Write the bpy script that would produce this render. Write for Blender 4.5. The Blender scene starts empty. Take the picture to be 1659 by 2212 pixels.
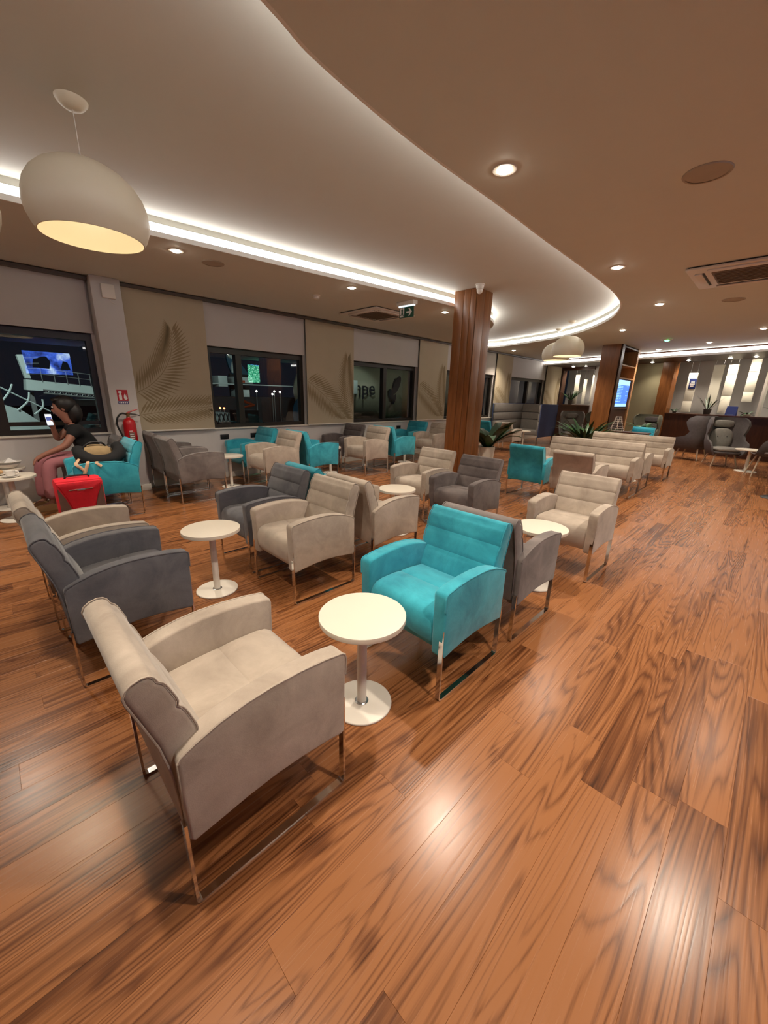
import bpy, bmesh, math, random
from math import sin, cos, pi, radians, atan2, hypot
from mathutils import Vector, Matrix
from mathutils.geometry import tessellate_polygon
random.seed(7)
scn = bpy.context.scene
COL = scn.collection

# ------------------------------------------------------------------ camera, world, exposure
YAW, PITCH, ROLL, FPX, CAMH = 0.77937, 0.29367, 0.02729, 840.0, 1.5
fw = Vector((-sin(YAW)*cos(PITCH), cos(YAW)*cos(PITCH), -sin(PITCH)))
r0 = Vector((cos(YAW), sin(YAW), 0)); u0 = r0.cross(fw)
rt = cos(ROLL)*r0 + sin(ROLL)*u0; up = -sin(ROLL)*r0 + cos(ROLL)*u0
cd = bpy.data.cameras.new('camera'); cam = bpy.data.objects.new('camera', cd); COL.objects.link(cam)
cam.matrix_world = Matrix(((rt.x, up.x, -fw.x, 0), (rt.y, up.y, -fw.y, 0), (rt.z, up.z, -fw.z, CAMH), (0, 0, 0, 1)))
cd.sensor_fit = 'HORIZONTAL'; cd.sensor_width = 36.0; cd.lens = 36.0*FPX/1659.0
cd.clip_start = 0.02; cd.clip_end = 300
scn.camera = cam
w = bpy.data.worlds.new('night'); scn.world = w; w.use_nodes = True
w.node_tree.nodes['Background'].inputs[0].default_value = (0.010, 0.013, 0.020, 1)
w.node_tree.nodes['Background'].inputs[1].default_value = 0.4
scn.view_settings.view_transform = 'Standard'; scn.view_settings.look = 'None'
scn.view_settings.gamma = 1.0; scn.view_settings.use_curve_mapping = False
scn.view_settings.exposure = 0.40
SPOT_W = 125.0; LED = 8.0; WARM = (1.0, 0.87, 0.71)
try:
    scn.cycles.max_bounces = 8; scn.cycles.diffuse_bounces = 4; scn.cycles.glossy_bounces = 4
    scn.cycles.transparent_max_bounces = 12; scn.cycles.sample_clamp_indirect = 4.0
except Exception: pass

# ------------------------------------------------------------------ materials
def srgb(r, g, b):
    f = lambda c: c/12.92 if c <= 0.04045 else ((c+0.055)/1.055)**2.4
    return (f(r/255), f(g/255), f(b/255), 1)
class NT:
    def __init__(s, name):
        s.m = bpy.data.materials.new(name); s.m.use_nodes = True
        s.n = s.m.node_tree.nodes; s.l = s.m.node_tree.links
        s.b = s.n['Principled BSDF']; s.out = s.n['Material Output']
    def add(s, t, **kw):
        n = s.n.new(t)
        for k, v in kw.items():
            if k.startswith('i_'):
                n.inputs[k[2:].replace('_', ' ')].default_value = v
            else: setattr(n, k, v)
        return n
    def lk(s, a, b): s.l.new(a, b)
    def math(s, op, a, b=None):
        n = s.n.new('ShaderNodeMath'); n.operation = op
        for i, v in enumerate((a, b)):
            if v is None: continue
            if isinstance(v, (int, float)): n.inputs[i].default_value = v
            else: s.l.new(v, n.inputs[i])
        return n.outputs[0]
    def vmath(s, op, a, b=None):
        n = s.n.new('ShaderNodeVectorMath'); n.operation = op
        for i, v in enumerate((a, b)):
            if v is None: continue
            if isinstance(v, (tuple, list)): n.inputs[i].default_value = v
            else: s.l.new(v, n.inputs[i])
        return n.outputs[0]
    def ramp(s, fac, stops):
        n = s.n.new('ShaderNodeValToRGB'); e = n.color_ramp.elements
        while len(e) < len(stops): e.new(0.5)
        for i, (p, c) in enumerate(stops): e[i].position = p; e[i].color = c
        s.l.new(fac, n.inputs[0]); return n.outputs[0]
    def noise(s, vec, scale, detail=3, rough=0.5, dist=0.0):
        n = s.n.new('ShaderNodeTexNoise'); n.inputs['Scale'].default_value = scale
        n.inputs['Detail'].default_value = detail; n.inputs['Roughness'].default_value = rough
        n.inputs['Distortion'].default_value = dist
        if vec is not None: s.l.new(vec, n.inputs['Vector'])
        return n.outputs[0]
    def bump(s, h, strength=0.2, dist=0.01):
        n = s.n.new('ShaderNodeBump'); n.inputs['Strength'].default_value = strength
        n.inputs['Distance'].default_value = dist
        s.l.new(h, n.inputs['Height']); s.l.new(n.outputs[0], s.b.inputs['Normal'])
def mul(c, k): return (c[0]*k, c[1]*k, c[2]*k, 1)
def plain(name, col, rough=0.5, metal=0.0, var=0.06, scale=6.0, bump=0.0, spec=0.5):
    t = NT(name); tc = t.add('ShaderNodeTexCoord')
    nz = t.noise(tc.outputs['Object'], scale, 4)
    t.lk(t.ramp(nz, [(0.3, mul(col, 1-var)), (0.7, mul(col, 1+var))]), t.b.inputs['Base Color'])
    t.b.inputs['Roughness'].default_value = rough; t.b.inputs['Metallic'].default_value = metal
    t.b.inputs['Specular IOR Level'].default_value = spec
    if bump: t.bump(t.noise(tc.outputs['Object'], scale*20, 3), bump, 0.003)
    return t.m
def emit(name, col, strength):
    t = NT(name); t.b.inputs['Base Color'].default_value = (0.02, 0.02, 0.02, 1)
    t.b.inputs['Emission Color'].default_value = col; t.b.inputs['Emission Strength'].default_value = strength
    return t.m
def suede(name, dark, lite):
    t = NT(name); tc = t.add('ShaderNodeTexCoord'); oi = t.add('ShaderNodeObjectInfo')
    off = t.math('MULTIPLY', oi.outputs['Random'], 31.0)
    cmb = t.add('ShaderNodeCombineXYZ'); t.lk(off, cmb.inputs[0]); t.lk(off, cmb.inputs[1])
    v = t.vmath('ADD', tc.outputs['Object'], cmb.outputs[0])
    n1 = t.noise(v, 5.0, 5, 0.62, 0.5)
    t.lk(t.ramp(n1, [(0.30, dark), (0.72, lite)]), t.b.inputs['Base Color'])
    t.b.inputs['Roughness'].default_value = 0.85; t.b.inputs['Specular IOR Level'].default_value = 0.25
    t.b.inputs['Sheen Weight'].default_value = 0.25; t.b.inputs['Sheen Roughness'].default_value = 0.5
    t.bump(t.math('ADD', t.noise(v, 9.0, 4), t.math('MULTIPLY', t.noise(v, 350.0, 2), 0.12)), 0.35, 0.012)
    return t.m
def veneer(name, a, b, c, rough=0.35, sc=1.0):
    t = NT(name); tc = t.add('ShaderNodeTexCoord')
    mp = t.add('ShaderNodeMapping'); mp.inputs['Scale'].default_value = (9*sc, 9*sc, 0.7*sc)
    t.lk(tc.outputs['Object'], mp.inputs[0])
    n = t.noise(mp.outputs[0], 2.2, 6, 0.6, 1.2)
    t.lk(t.ramp(n, [(0.25, a), (0.5, b), (0.75, c)]), t.b.inputs['Base Color'])
    t.b.inputs['Roughness'].default_value = rough
    return t.m
def floor_wood():
    t = NT('laminate_planks'); g = t.add('ShaderNodeNewGeometry'); oi = t.add('ShaderNodeObjectInfo')
    rnd = t.math('FRACT', t.math('MULTIPLY', t.math('ADD', oi.outputs['Random'], g.outputs['Random Per Island']), 7.31))
    off = t.math('MULTIPLY', rnd, 43.0)
    cmb = t.add('ShaderNodeCombineXYZ'); t.lk(off, cmb.inputs[0]); t.lk(off, cmb.inputs[1]); t.lk(off, cmb.inputs[2])
    p = t.vmath('ADD', g.outputs['Position'], cmb.outputs[0])
    def st(sx, sy):
        m = t.add('ShaderNodeMapping'); m.inputs['Scale'].default_value = (sx, sy, 1.0); t.lk(p, m.inputs[0]); return m.outputs[0]
    warp = t.noise(st(6.5, 0.42), 1.0, 1.6, 0.45, 0.25)
    bands = t.math('FRACT', t.math('MULTIPLY', warp, 23.0))
    ring = t.math('POWER', t.math('ABSOLUTE', t.math('SUBTRACT', t.math('MULTIPLY', bands, 2.0), 1.0)), 2.0)   # thin dark late-wood lines
    fine = t.noise(st(170, 2.5), 1.0, 3)
    streak = t.noise(st(32, 0.8), 1.0, 3, 0.6, 0.4)
    tone = t.noise(st(3.2, 0.35), 1.0, 4)
    knot = t.noise(st(6.5, 3.4), 1.0, 1)
    k = t.math('MULTIPLY', t.math('SUBTRACT', t.math('MAXIMUM', knot, 0.67), 0.67), 1.7)
    f = t.math('SUBTRACT', t.math('MULTIPLY', fine, 0.30), t.math('MULTIPLY', ring, 0.21))
    f = t.math('ADD', f, t.math('MULTIPLY', streak, 0.45))
    f = t.math('ADD', f, t.math('MULTIPLY', tone, 0.75))
    f = t.math('ADD', f, t.math('MULTIPLY', rnd, 0.16))
    f = t.math('SUBTRACT', f, k)
    c = t.ramp(f, [(0.30, srgb(36, 18, 9)), (0.46, srgb(76, 43, 23)), (0.62, srgb(110, 66, 37)), (0.84, srgb(156, 102, 62))])
    t.lk(c, t.b.inputs['Base Color'])
    rr = t.math('ADD', t.math('MULTIPLY', fine, 0.10), 0.21)
    t.lk(rr, t.b.inputs['Roughness'])
    t.b.inputs['Specular IOR Level'].default_value = 0.45
    t.bump(t.math('ADD', t.math('MULTIPLY', fine, 0.6), t.math('MULTIPLY', ring, -0.3)), 0.10, 0.002)
    return t.m
def glassmat(name, tint=(1, 1, 1, 1), ior=1.5, rough=0.0):
    t = NT(name); t.n.remove(t.b)
    fr = t.add('ShaderNodeFresnel'); ge = t.add('ShaderNodeNewGeometry')
    # a thin pane does not refract here: keep the same reflectance on its back face
    t.lk(t.math('ADD', t.math('MULTIPLY', ge.outputs['Backfacing'], 1.0/ior-ior), ior), fr.inputs[0])
    tr = t.add('ShaderNodeBsdfTransparent'); tr.inputs[0].default_value = tint
    gl = t.add('ShaderNodeBsdfGlossy'); gl.inputs['Roughness'].default_value = rough
    mx = t.add('ShaderNodeMixShader'); t.lk(fr.outputs[0], mx.inputs[0])
    t.lk(tr.outputs[0], mx.inputs[1]); t.lk(gl.outputs[0], mx.inputs[2]); t.lk(mx.outputs[0], t.out.inputs[0])
    return t.m
def picture(name, stops, scale, strength):
    t = NT(name); tc = t.add('ShaderNodeTexCoord')
    n = t.noise(tc.outputs['Object'], scale, 5, 0.6)
    c = t.ramp(n, stops)
    t.lk(c, t.b.inputs['Emission Color']); t.b.inputs['Emission Strength'].default_value = strength
    t.b.inputs['Base Color'].default_value = (0.01, 0.01, 0.01, 1); t.b.inputs['Roughness'].default_value = 0.15
    return t.m
M = {}
M['beige'] = suede('beige_suede', srgb(158, 144, 130), srgb(192, 178, 163))
M['grey'] = suede('grey_suede', srgb(92, 84, 82), srgb(132, 122, 118))
M['slate'] = suede('slate_suede', srgb(74, 74, 80), srgb(108, 106, 110))
M['charcoal'] = suede('charcoal_suede', srgb(74, 66, 66), srgb(112, 101, 98))
M['teal'] = suede('teal_suede', srgb(30, 132, 152), srgb(62, 176, 194))
M['chrome'] = plain('chrome', (0.72, 0.70, 0.68, 1), 0.09, 1.0, 0.02)
M['white_lam'] = plain('white_laminate', srgb(226, 216, 200), 0.38, 0, 0.01)
M['white_metal'] = plain('white_powder_coat', srgb(226, 218, 206), 0.42, 0, 0.02)
M['steel'] = plain('brushed_steel_ring', (0.5, 0.5, 0.5, 1), 0.25, 1.0)
M['paint'] = plain('wall_paint', srgb(206, 200, 196), 0.75, 0, 0.015)
M['ceil'] = plain('ceiling_paint', srgb(212, 210, 200), 0.7, 0, 0.01)
M['lip'] = plain('cove_trim_white', srgb(236, 232, 226), 0.55, 0, 0.01)
M['led'] = emit('led_strip', (1.0, 0.97, 0.93, 1), LED)
M['lens'] = emit('downlight_lens', (1.0, 0.90, 0.74, 1), 60.0)
M['blind'] = plain('roller_blind_fabric', srgb(194, 186, 180), 0.85, 0, 0.02, 3, 0.1)
M['palmblind'] = plain('palm_blind_fabric', srgb(182, 167, 142), 0.85, 0, 0.03, 3, 0.1)
M['palm'] = plain('palm_print_ink', srgb(146, 128, 98), 0.85, 0, 0.12, 5)
M['frame'] = plain('bronze_window_frame', srgb(46, 38, 32), 0.4, 0.2, 0.06)
M['dark'] = plain('black_plastic', srgb(22, 21, 22), 0.45, 0, 0.05)
M['track'] = plain('blind_track', srgb(96, 88, 82), 0.5, 0.2, 0.04)
M['wood'] = veneer('walnut_veneer', srgb(104, 60, 26), srgb(128, 78, 38), srgb(148, 94, 50))
M['wood_dark'] = veneer('dark_wood_panel', srgb(48, 24, 14), srgb(66, 35, 20), srgb(82, 46, 28), 0.4)
M['wood_edge'] = veneer('light_wood_edge', srgb(150, 104, 66), srgb(172, 124, 82), srgb(186, 140, 98), 0.45)
M['olive'] = plain('olive_wall_paint', srgb(160, 152, 122), 0.75, 0, 0.02)
M['floor'] = floor_wood()
M['sub'] = plain('floor_joint_dark', srgb(52, 26, 14), 0.7)
M['glass'] = glassmat('window_glass')
M['red'] = plain('fire_red', srgb(178, 18, 26), 0.35, 0, 0.05)
M['white'] = plain('white_print', srgb(232, 228, 224), 0.6, 0, 0.01)
M['navy'] = plain('navy_print', srgb(38, 52, 110), 0.5, 0, 0.03)
M['rubber'] = plain('black_rubber', srgb(18, 17, 18), 0.6, 0, 0.05)
M['brass'] = plain('dull_brass', srgb(150, 110, 70), 0.35, 0.8)
M['shade'] = plain('pendant_shade_white', srgb(226, 214, 190), 0.45, 0, 0.01)
M['leaf'] = plain('leaf_green', srgb(44, 82, 36), 0.4, 0, 0.35, 9)
M['leafd'] = plain('leaf_dark', srgb(30, 58, 30), 0.42, 0, 0.35, 9)
M['pot'] = plain('white_planter', srgb(214, 206, 190), 0.45, 0, 0.03)
M['potd'] = plain('dark_planter', srgb(44, 36, 30), 0.5, 0, 0.05)
M['soil'] = plain('soil', srgb(46, 34, 26), 0.95, 0, 0.3, 30)
M['skin'] = plain('skin', srgb(150, 100, 82), 0.55, 0, 0.05)
M['black_cloth'] = plain('black_cotton', srgb(13, 12, 14), 0.9, 0, 0.1, 20)
M['pink_cloth'] = plain('dusty_pink_cloth', srgb(164, 104, 110), 0.9, 0, 0.08, 8, 0.1)
M['hair'] = plain('black_hair', srgb(22, 16, 15), 0.5, 0, 0.2, 40)
M['tan'] = plain('tan_leather', srgb(176, 138, 96), 0.5, 0, 0.06)
M['luggage'] = plain('red_luggage_fabric', srgb(206, 20, 40), 0.75, 0, 0.08, 30, 0.15)
M['lug_grey'] = plain('brown_grey_luggage_panel', srgb(112, 86, 76), 0.8, 0, 0.08, 30)
M['khaki'] = plain('khaki_fabric', srgb(148, 124, 88), 0.9, 0, 0.15, 14)
M['strap'] = plain('beige_webbing', srgb(196, 160, 128), 0.85, 0, 0.05)
M['ceramic'] = plain('white_ceramic', srgb(238, 232, 224), 0.2, 0, 0.01)
M['bread'] = plain('bread_crust', srgb(196, 158, 112), 0.8, 0, 0.2, 30)
M['felt'] = plain('grey_wool_felt', srgb(88, 82, 82), 0.95, 0, 0.1, 20, 0.15)
M['felt_lite'] = plain('light_grey_wool', srgb(132, 127, 121), 0.95, 0, 0.08, 20, 0.15)
M['felt_olive'] = plain('olive_grey_wool', srgb(96, 94, 80), 0.95, 0, 0.08, 20, 0.15)
M['navyfelt'] = plain('navy_upholstery', srgb(68, 78, 112), 0.9, 0, 0.06, 12)
M['boothgrey'] = plain('booth_grey_upholstery', srgb(128, 122, 116), 0.9, 0, 0.06, 12)
M['leg_wood'] = plain('pale_wood_leg', srgb(190, 170, 146), 0.5, 0, 0.06)
M['grille'] = plain('vent_grille_dark', srgb(112, 98, 84), 0.7, 0, 0.05)
M['ac'] = plain('air_conditioner_white', srgb(220, 212, 202), 0.5, 0, 0.01)
M['exit_green'] = plain('exit_sign_green', srgb(22, 74, 58), 0.4, 0, 0.03)
M['exit_lite'] = emit('exit_sign_lit', (0.75, 0.90, 1.0, 1), 1.2)
M['green_led'] = emit('green_led', (0.1, 1.0, 0.25, 1), 6.0)
M['screen_bg'] = emit('screen_blue', (0.05, 0.17, 0.85, 1), 1.3)
M['screen_hdr'] = emit('screen_header', (0.36, 0.62, 1.0, 1), 1.2)
M['screen_row'] = emit('screen_rows', (0.30, 0.60, 1.0, 1), 1.1)
M['phone'] = emit('phone_screen', (0.85, 0.88, 1.0, 1), 0.9)
M['phone_b'] = emit('phone_screen_picture', (0.10, 0.14, 0.45, 1), 0.6)
M['panel_lit'] = plain('white_acoustic_panel', srgb(236, 230, 212), 0.6, 0, 0.02)
M['tarmac'] = plain('tarmac', srgb(30, 32, 34), 0.8, 0, 0.2, 4)
M['ext_white'] = plain('white_painted_metal', srgb(186, 204, 200), 0.5, 0, 0.04)
M['ext_grey'] = plain('galvanised_metal', srgb(128, 136, 134), 0.5, 0.3, 0.06)
M['ext_plane'] = plain('aircraft_skin', srgb(150, 152, 130), 0.4, 0, 0.03)
M['ext_teal'] = plain('teal_aircraft_paint', srgb(20, 84, 110), 0.4, 0, 0.03)
M['ext_ink'] = plain('dark_livery_ink', srgb(14, 18, 34), 0.5, 0, 0.03)
M['ext_orange'] = plain('orange_machinery', srgb(170, 70, 30), 0.6, 0, 0.1)
M['ext_lamp'] = emit('apron_lamp', (1.0, 0.95, 0.85, 1), 8.0)
M['ext_redlamp'] = emit('tail_lamp', (1.0, 0.25, 0.08, 1), 5.0)
M['tv_blue'] = picture('tv_picture_blue', [(0.35, (0.01, 0.015, 0.08, 1)), (0.52, (0.05, 0.14, 0.75, 1)), (0.68, (0.55, 0.75, 1.0, 1))], 2.3, 10.0)
M['tv_green'] = picture('tv_picture_forest', [(0.35, (0.0, 0.08, 0.05, 1)), (0.5, (0.03, 0.34, 0.16, 1)), (0.66, (0.35, 0.75, 0.55, 1))], 14.0, 13.0)
M['tv_sky'] = emit('tv_picture_sky', (0.08, 0.35, 1.0, 1), 12.0)
M['lattice'] = plain('woven_lattice', srgb(196, 180, 168), 0.7, 0, 0.1, 20)
M['lattice_in'] = plain('woven_dark_core', srgb(56, 40, 40), 0.8, 0, 0.1)

# ------------------------------------------------------------------ mesh helpers
class MB:
    def __init__(s): s.v = []; s.f = []
    def add(s, vs, fs):
        k = len(s.v); s.v += [tuple(v) for v in vs]; s.f += [tuple(i+k for i in f) for f in fs]; return s
    def box(s, x0, x1, y0, y1, z0, z1, ch=0.0):
        if ch <= 0:
            vs = [(x, y, z) for z in (z0, z1) for y in (y0, y1) for x in (x0, x1)]
            return s.add(vs, [(0, 2, 3, 1), (4, 5, 7, 6), (0, 1, 5, 4), (2, 6, 7, 3), (0, 4, 6, 2), (1, 3, 7, 5)])
        bm = bmesh.new(); bmesh.ops.create_cube(bm, size=1.0)
        for v in bm.verts:
            v.co.x = (x0+x1)/2 + v.co.x*(x1-x0); v.co.y = (y0+y1)/2 + v.co.y*(y1-y0); v.co.z = (z0+z1)/2 + v.co.z*(z1-z0)
        bmesh.ops.bevel(bm, geom=list(bm.edges), offset=ch, segments=2, affect='EDGES', profile=0.5)
        bm.verts.index_update(); s.add([v.co for v in bm.verts], [[v.index for v in f.verts] for f in bm.faces]); bm.free(); return s
    def prism(s, poly, lo, hi, axis=2):
        # poly: list of (a,b) counter-clockwise; axis: extrusion axis
        n = len(poly)
        def P(a, b, c): return ((c, a, b), (a, c, b), (a, b, c))[axis]
        vs = [P(a, b, lo) for a, b in poly] + [P(a, b, hi) for a, b in poly]
        fs = [tuple(range(n-1, -1, -1)), tuple(range(n, 2*n))] + [(i, (i+1) % n, (i+1) % n+n, i+n) for i in range(n)]
        if axis == 1: fs = [tuple(reversed(f)) for f in fs]
        return s.add(vs, fs)
    def loft(s, prof, lo, hi, r, n=3, axis=0):
        # closed profile (counter-clockwise in (a,b)) extruded along axis with rounded rims
        m = len(prof); nm = []
        for i in range(m):
            ax, ay = prof[i-1]; bx, by = prof[(i+1) % m]
            dx, dy = bx-ax, by-ay; L = hypot(dx, dy) or 1; nm.append((dy/L, -dx/L))
        st = []
        for k in range(n+1):
            ph = pi/2*(1-k/n); st.append((lo + r*(1-sin(ph)), r*(1-cos(ph))))
        for k in range(n+1):
            ph = pi/2*(k/n); st.append((hi - r*(1-sin(ph)), r*(1-cos(ph))))
        vs = []
        for c, o in st:
            for (a, b), (na, nb) in zip(prof, nm):
                a2, b2 = a-na*o, b-nb*o
                vs.append(((c, a2, b2), (a2, c, b2), (a2, b2, c))[axis])
        fs = [tuple(range(m-1, -1, -1))]
        for k in range(len(st)-1):
            for i in range(m):
                j = (i+1) % m; fs.append((k*m+i, k*m+j, (k+1)*m+j, (k+1)*m+i))
        e = (len(st)-1)*m; fs.append(tuple(range(e, e+m)))
        if axis == 1: fs = [tuple(reversed(f)) for f in fs]
        return s.add(vs, fs)
    def lathe(s, prof, seg=32, c=(0, 0, 0), capb=True, capt=True):
        vs = []; fs = []; m = len(prof)
        for r, z in prof:
            for k in range(seg):
                a = 2*pi*k/seg; vs.append((c[0]+r*cos(a), c[1]+r*sin(a), c[2]+z))
        for i in range(m-1):
            for k in range(seg):
                j = (k+1) % seg; fs.append((i*seg+k, i*seg+j, (i+1)*seg+j, (i+1)*seg+k))
        if capb: fs.append(tuple(range(seg-1, -1, -1)))
        if capt: fs.append(tuple(range((m-1)*seg, m*seg)))
        return s.add(vs, fs)
    def tube(s, pts, r, seg=8, closed=False, sy=1.0):
        pts = [Vector(p) for p in pts]; n = len(pts); vs = []; fs = []; prev = None
        rs = r if isinstance(r, (list, tuple)) else [r]*n
        for i, p in enumerate(pts):
            d = (pts[min(i+1, n-1)]-pts[max(i-1, 0)]) if not closed else (pts[(i+1) % n]-pts[i-1])
            d.normalize()
            if prev is None:
                a = Vector((0, 0, 1)) if abs(d.z) < 0.9 else Vector((1, 0, 0)); x = d.cross(a).normalized()
            else:
                x = (prev - d*prev.dot(d)).normalized()
            prev = x; y = d.cross(x)
            for k in range(seg):
                t = 2*pi*k/seg; vs.append(p + x*cos(t)*rs[i] + y*sin(t)*rs[i]*sy)
        for i in range(n-1 if not closed else n):
            for k in range(seg):
                j = (k+1) % seg; i2 = (i+1) % n
                fs.append((i*seg+k, i*seg+j, i2*seg+j, i2*seg+k))
        if not closed: fs += [tuple(range(seg-1, -1, -1)), tuple(range((n-1)*seg, n*seg))]
        return s.add(vs, fs)
    def strip(s, pts, wx, t, plane='yz'):
        # flat bar following pts [(x,y,z)] lying in a plane x=const: width wx across x, thickness t in plane
        n = len(pts); vs = []; fs = []
        for i, (x, y, z) in enumerate(pts):
            a = pts[max(i-1, 0)]; b = pts[min(i+1, n-1)]
            d1 = Vector((pts[i][1]-a[1], pts[i][2]-a[2])); d2 = Vector((b[1]-pts[i][1], b[2]-pts[i][2]))
            if d1.length < 1e-9: d1 = d2
            if d2.length < 1e-9: d2 = d1
            d = (d1.normalized()+d2.normalized()).normalized(); nn = Vector((-d.y, d.x))
            k = t/2/max(0.5, nn.dot(Vector((-d1.normalized().y, d1.normalized().x))))
            for sx, sn in ((-1, -1), (1, -1), (1, 1), (-1, 1)):
                vs.append((x+sx*wx/2, y+nn.x*k*sn, z+nn.y*k*sn))
        for i in range(n-1):
            for k in range(4):
                j = (k+1) % 4; fs.append((i*4+k, i*4+j, i*4+4+j, i*4+4+k))
        fs += [(3, 2, 1, 0), (n*4-4, n*4-3, n*4-2, n*4-1)]
        return s.add(vs, fs)
    def quad(s, a, b, c, d): return s.add([a, b, c, d], [(0, 1, 2, 3)])
    def ellipsoid(s, c, r, nu=16, nv=10, rot=None, pw=1.0):
        vs = []; fs = []
        f = lambda q: math.copysign(abs(q)**pw, q)
        for j in range(nv+1):
            th = pi*j/nv
            for i in range(nu):
                ph = 2*pi*i/nu
                v = Vector((r[0]*f(sin(th))*f(cos(ph)), r[1]*f(sin(th))*f(sin(ph)), r[2]*f(cos(th))))
                if rot: v = rot @ v
                vs.append(v+Vector(c))
        for j in range(nv):
            for i in range(nu):
                k = (i+1) % nu; fs.append((j*nu+i, (j+1)*nu+i, (j+1)*nu+k, j*nu+k))
        return s.add(vs, fs)
    def mesh(s, name, mat, smooth=True, angle=35):
        me = bpy.data.meshes.new(name); me.from_pydata([tuple(v) for v in s.v], [], s.f)
        bm = bmesh.new(); bm.from_mesh(me)
        bmesh.ops.remove_doubles(bm, verts=bm.verts, dist=1e-6)
        bmesh.ops.recalc_face_normals(bm, faces=bm.faces)
        if smooth:
            lim = radians(angle)
            for f in bm.faces: f.smooth = True
            for e in bm.edges:
                if len(e.link_faces) != 2 or e.calc_face_angle(0) > lim: e.smooth = False
        bm.to_mesh(me); bm.free()
        if mat: me.materials.append(M[mat] if isinstance(mat, str) else mat)
        return me
    def build(s, name, mat, parent=None, smooth=True, angle=35, loc=None):
        return link(name, s.mesh(name, mat, smooth, angle), parent, loc)
def link(name, me, parent=None, loc=None, rz=0):
    o = bpy.data.objects.new(name, me); COL.objects.link(o)
    if parent is not None: o.parent = parent
    if loc is not None: o.location = loc
    if rz: o.rotation_euler = (0, 0, rz)
    return o
def tag(o, label=None, cat=None, group=None, kind=None):
    if label: o['label'] = label
    if cat: o['category'] = cat
    if group: o['group'] = group
    if kind: o['kind'] = kind
    return o
def thing(name, label, cat, loc=(0, 0, 0), rz=0, group=None):
    o = bpy.data.objects.new(name, None); COL.objects.link(o); o.empty_display_size = 0.1
    o.location = loc; o.rotation_euler = (0, 0, rz); return tag(o, label, cat, group)
def struct(o, label=None): o['kind'] = 'structure'; return tag(o, label)
def dup(root, loc, rz, label, group=None):
    r = root.copy(); COL.objects.link(r); r.location = loc; r.rotation_euler = (0, 0, rz); r['label'] = label
    if group: r['group'] = group
    for ch in list(root.children):
        c = ch.copy(); COL.objects.link(c); c.parent = r
        for g in list(ch.children):
            d = g.copy(); COL.objects.link(d); d.parent = c
    return r
def arc(cx, cy, r, a0, a1, n): return [(cx+r*cos(radians(a0+(a1-a0)*k/n)), cy+r*sin(radians(a0+(a1-a0)*k/n))) for k in range(n+1)]
def catmull(P, n=8, closed=False):
    out = []; m = len(P)
    rng = range(m if closed else m-1)
    for i in rng:
        p0 = P[(i-1) % m] if closed or i > 0 else P[0]; p1 = P[i]; p2 = P[(i+1) % m]; p3 = P[(i+2) % m] if closed or i+2 < m else P[-1]
        for k in range(n):
            t = k/n
            out.append(tuple(0.5*((2*p1[j]) + (-p0[j]+p2[j])*t + (2*p0[j]-5*p1[j]+4*p2[j]-p3[j])*t*t + (-p0[j]+3*p1[j]-3*p2[j]+p3[j])*t**3) for j in range(len(p1))))
    if not closed: out.append(tuple(P[-1]))
    return out

# ------------------------------------------------------------------ room shell
XW, ZC, ZR, SILL, HEAD = -6.9, 2.87, 3.05, 0.86, 2.20
FA = radians(-18); FO = Vector((-6.9, 17.0, 0)); FU = Vector((cos(FA), sin(FA), 0)); FN = Vector((-sin(FA), cos(FA), 0))
def far(s, d, z=0): p = FO + FU*s + FN*d; return (p.x, p.y, z)
def farobj(mb, name, mat, parent=None, **k):
    o = mb.build(name, mat, parent, **k)
    if parent is None: o.location = FO; o.rotation_euler = (0, 0, FA)
    return o
floor = struct(MB().box(-7.2, 5.2, -4.2, 21.5, -0.2, -0.011).build('floor', 'sub'), 'reddish brown wood plank floor with glossy highlights')
PW, PL = 0.15, 1.26
def plank_vf(w, l, h=0.010, c=0.0005):
    a, b = w/2-0.00015, l/2-0.00015
    vs = [(-a, -b, -h), (a, -b, -h), (a, b, -h), (-a, b, -h), (-a, -b, -c), (a, -b, -c), (a, b, -c), (-a, b, -c), (-a+c, -b+c, 0), (a-c, -b+c, 0), (a-c, b-c, 0), (-a+c, b-c, 0)]
    fs = [(i, (i+1) % 4, (i+1) % 4+4, i+4) for i in range(4)] + [(i+4, (i+1) % 4+4, (i+1) % 4+8, i+8) for i in range(4)] + [(8, 9, 10, 11), (3, 2, 1, 0)]
    return vs, fs
def proj(p):
    q = Vector(p)-Vector((0, 0, CAMH)); d = q.dot(fw)
    return (829.5+FPX*q.dot(rt)/d, 1106-FPX*q.dot(up)/d) if d > 0.15 else None
spots = []
rr = random.Random(3)
row = -6.86
i = 0
while row < 5.0:
    y = -4.2 - rr.random()*PL
    while y < 17.6:
        cx, cy = row+PW/2, y+PL/2
        pts = [proj((cx+sx*PW/2, cy+sy*PL/2, 0)) for sx, sy in ((-1, -1), (1, -1), (1, 1), (-1, 1))]
        area = 0
        c0 = proj((cx, cy, 0))
        if all(pts) and c0 and -150 < c0[0] < 1810 and -100 < c0[1] < 2360:
            area = abs(sum(pts[k][0]*pts[(k+1) % 4][1]-pts[(k+1) % 4][0]*pts[k][1] for k in range(4)))/2
        spots.append((area, cx, cy)); y += PL
    row += PW
spots.sort(reverse=True)
pv, pf = plank_vf(PW, PL)
pm = MB().add(pv, pf).mesh('plank', 'floor', False)
for a, cx, cy in spots[:300]: link('plank', pm, floor, (cx, cy, 0))
fld = MB()
for a, cx, cy in spots[300:]: fld.add([(x+cx, y+cy, z) for x, y, z in pv], pf)
o = link('plank_field', None, floor) if False else fld.build('plank_field', 'floor', floor, False); o['kind'] = 'stuff'

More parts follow.
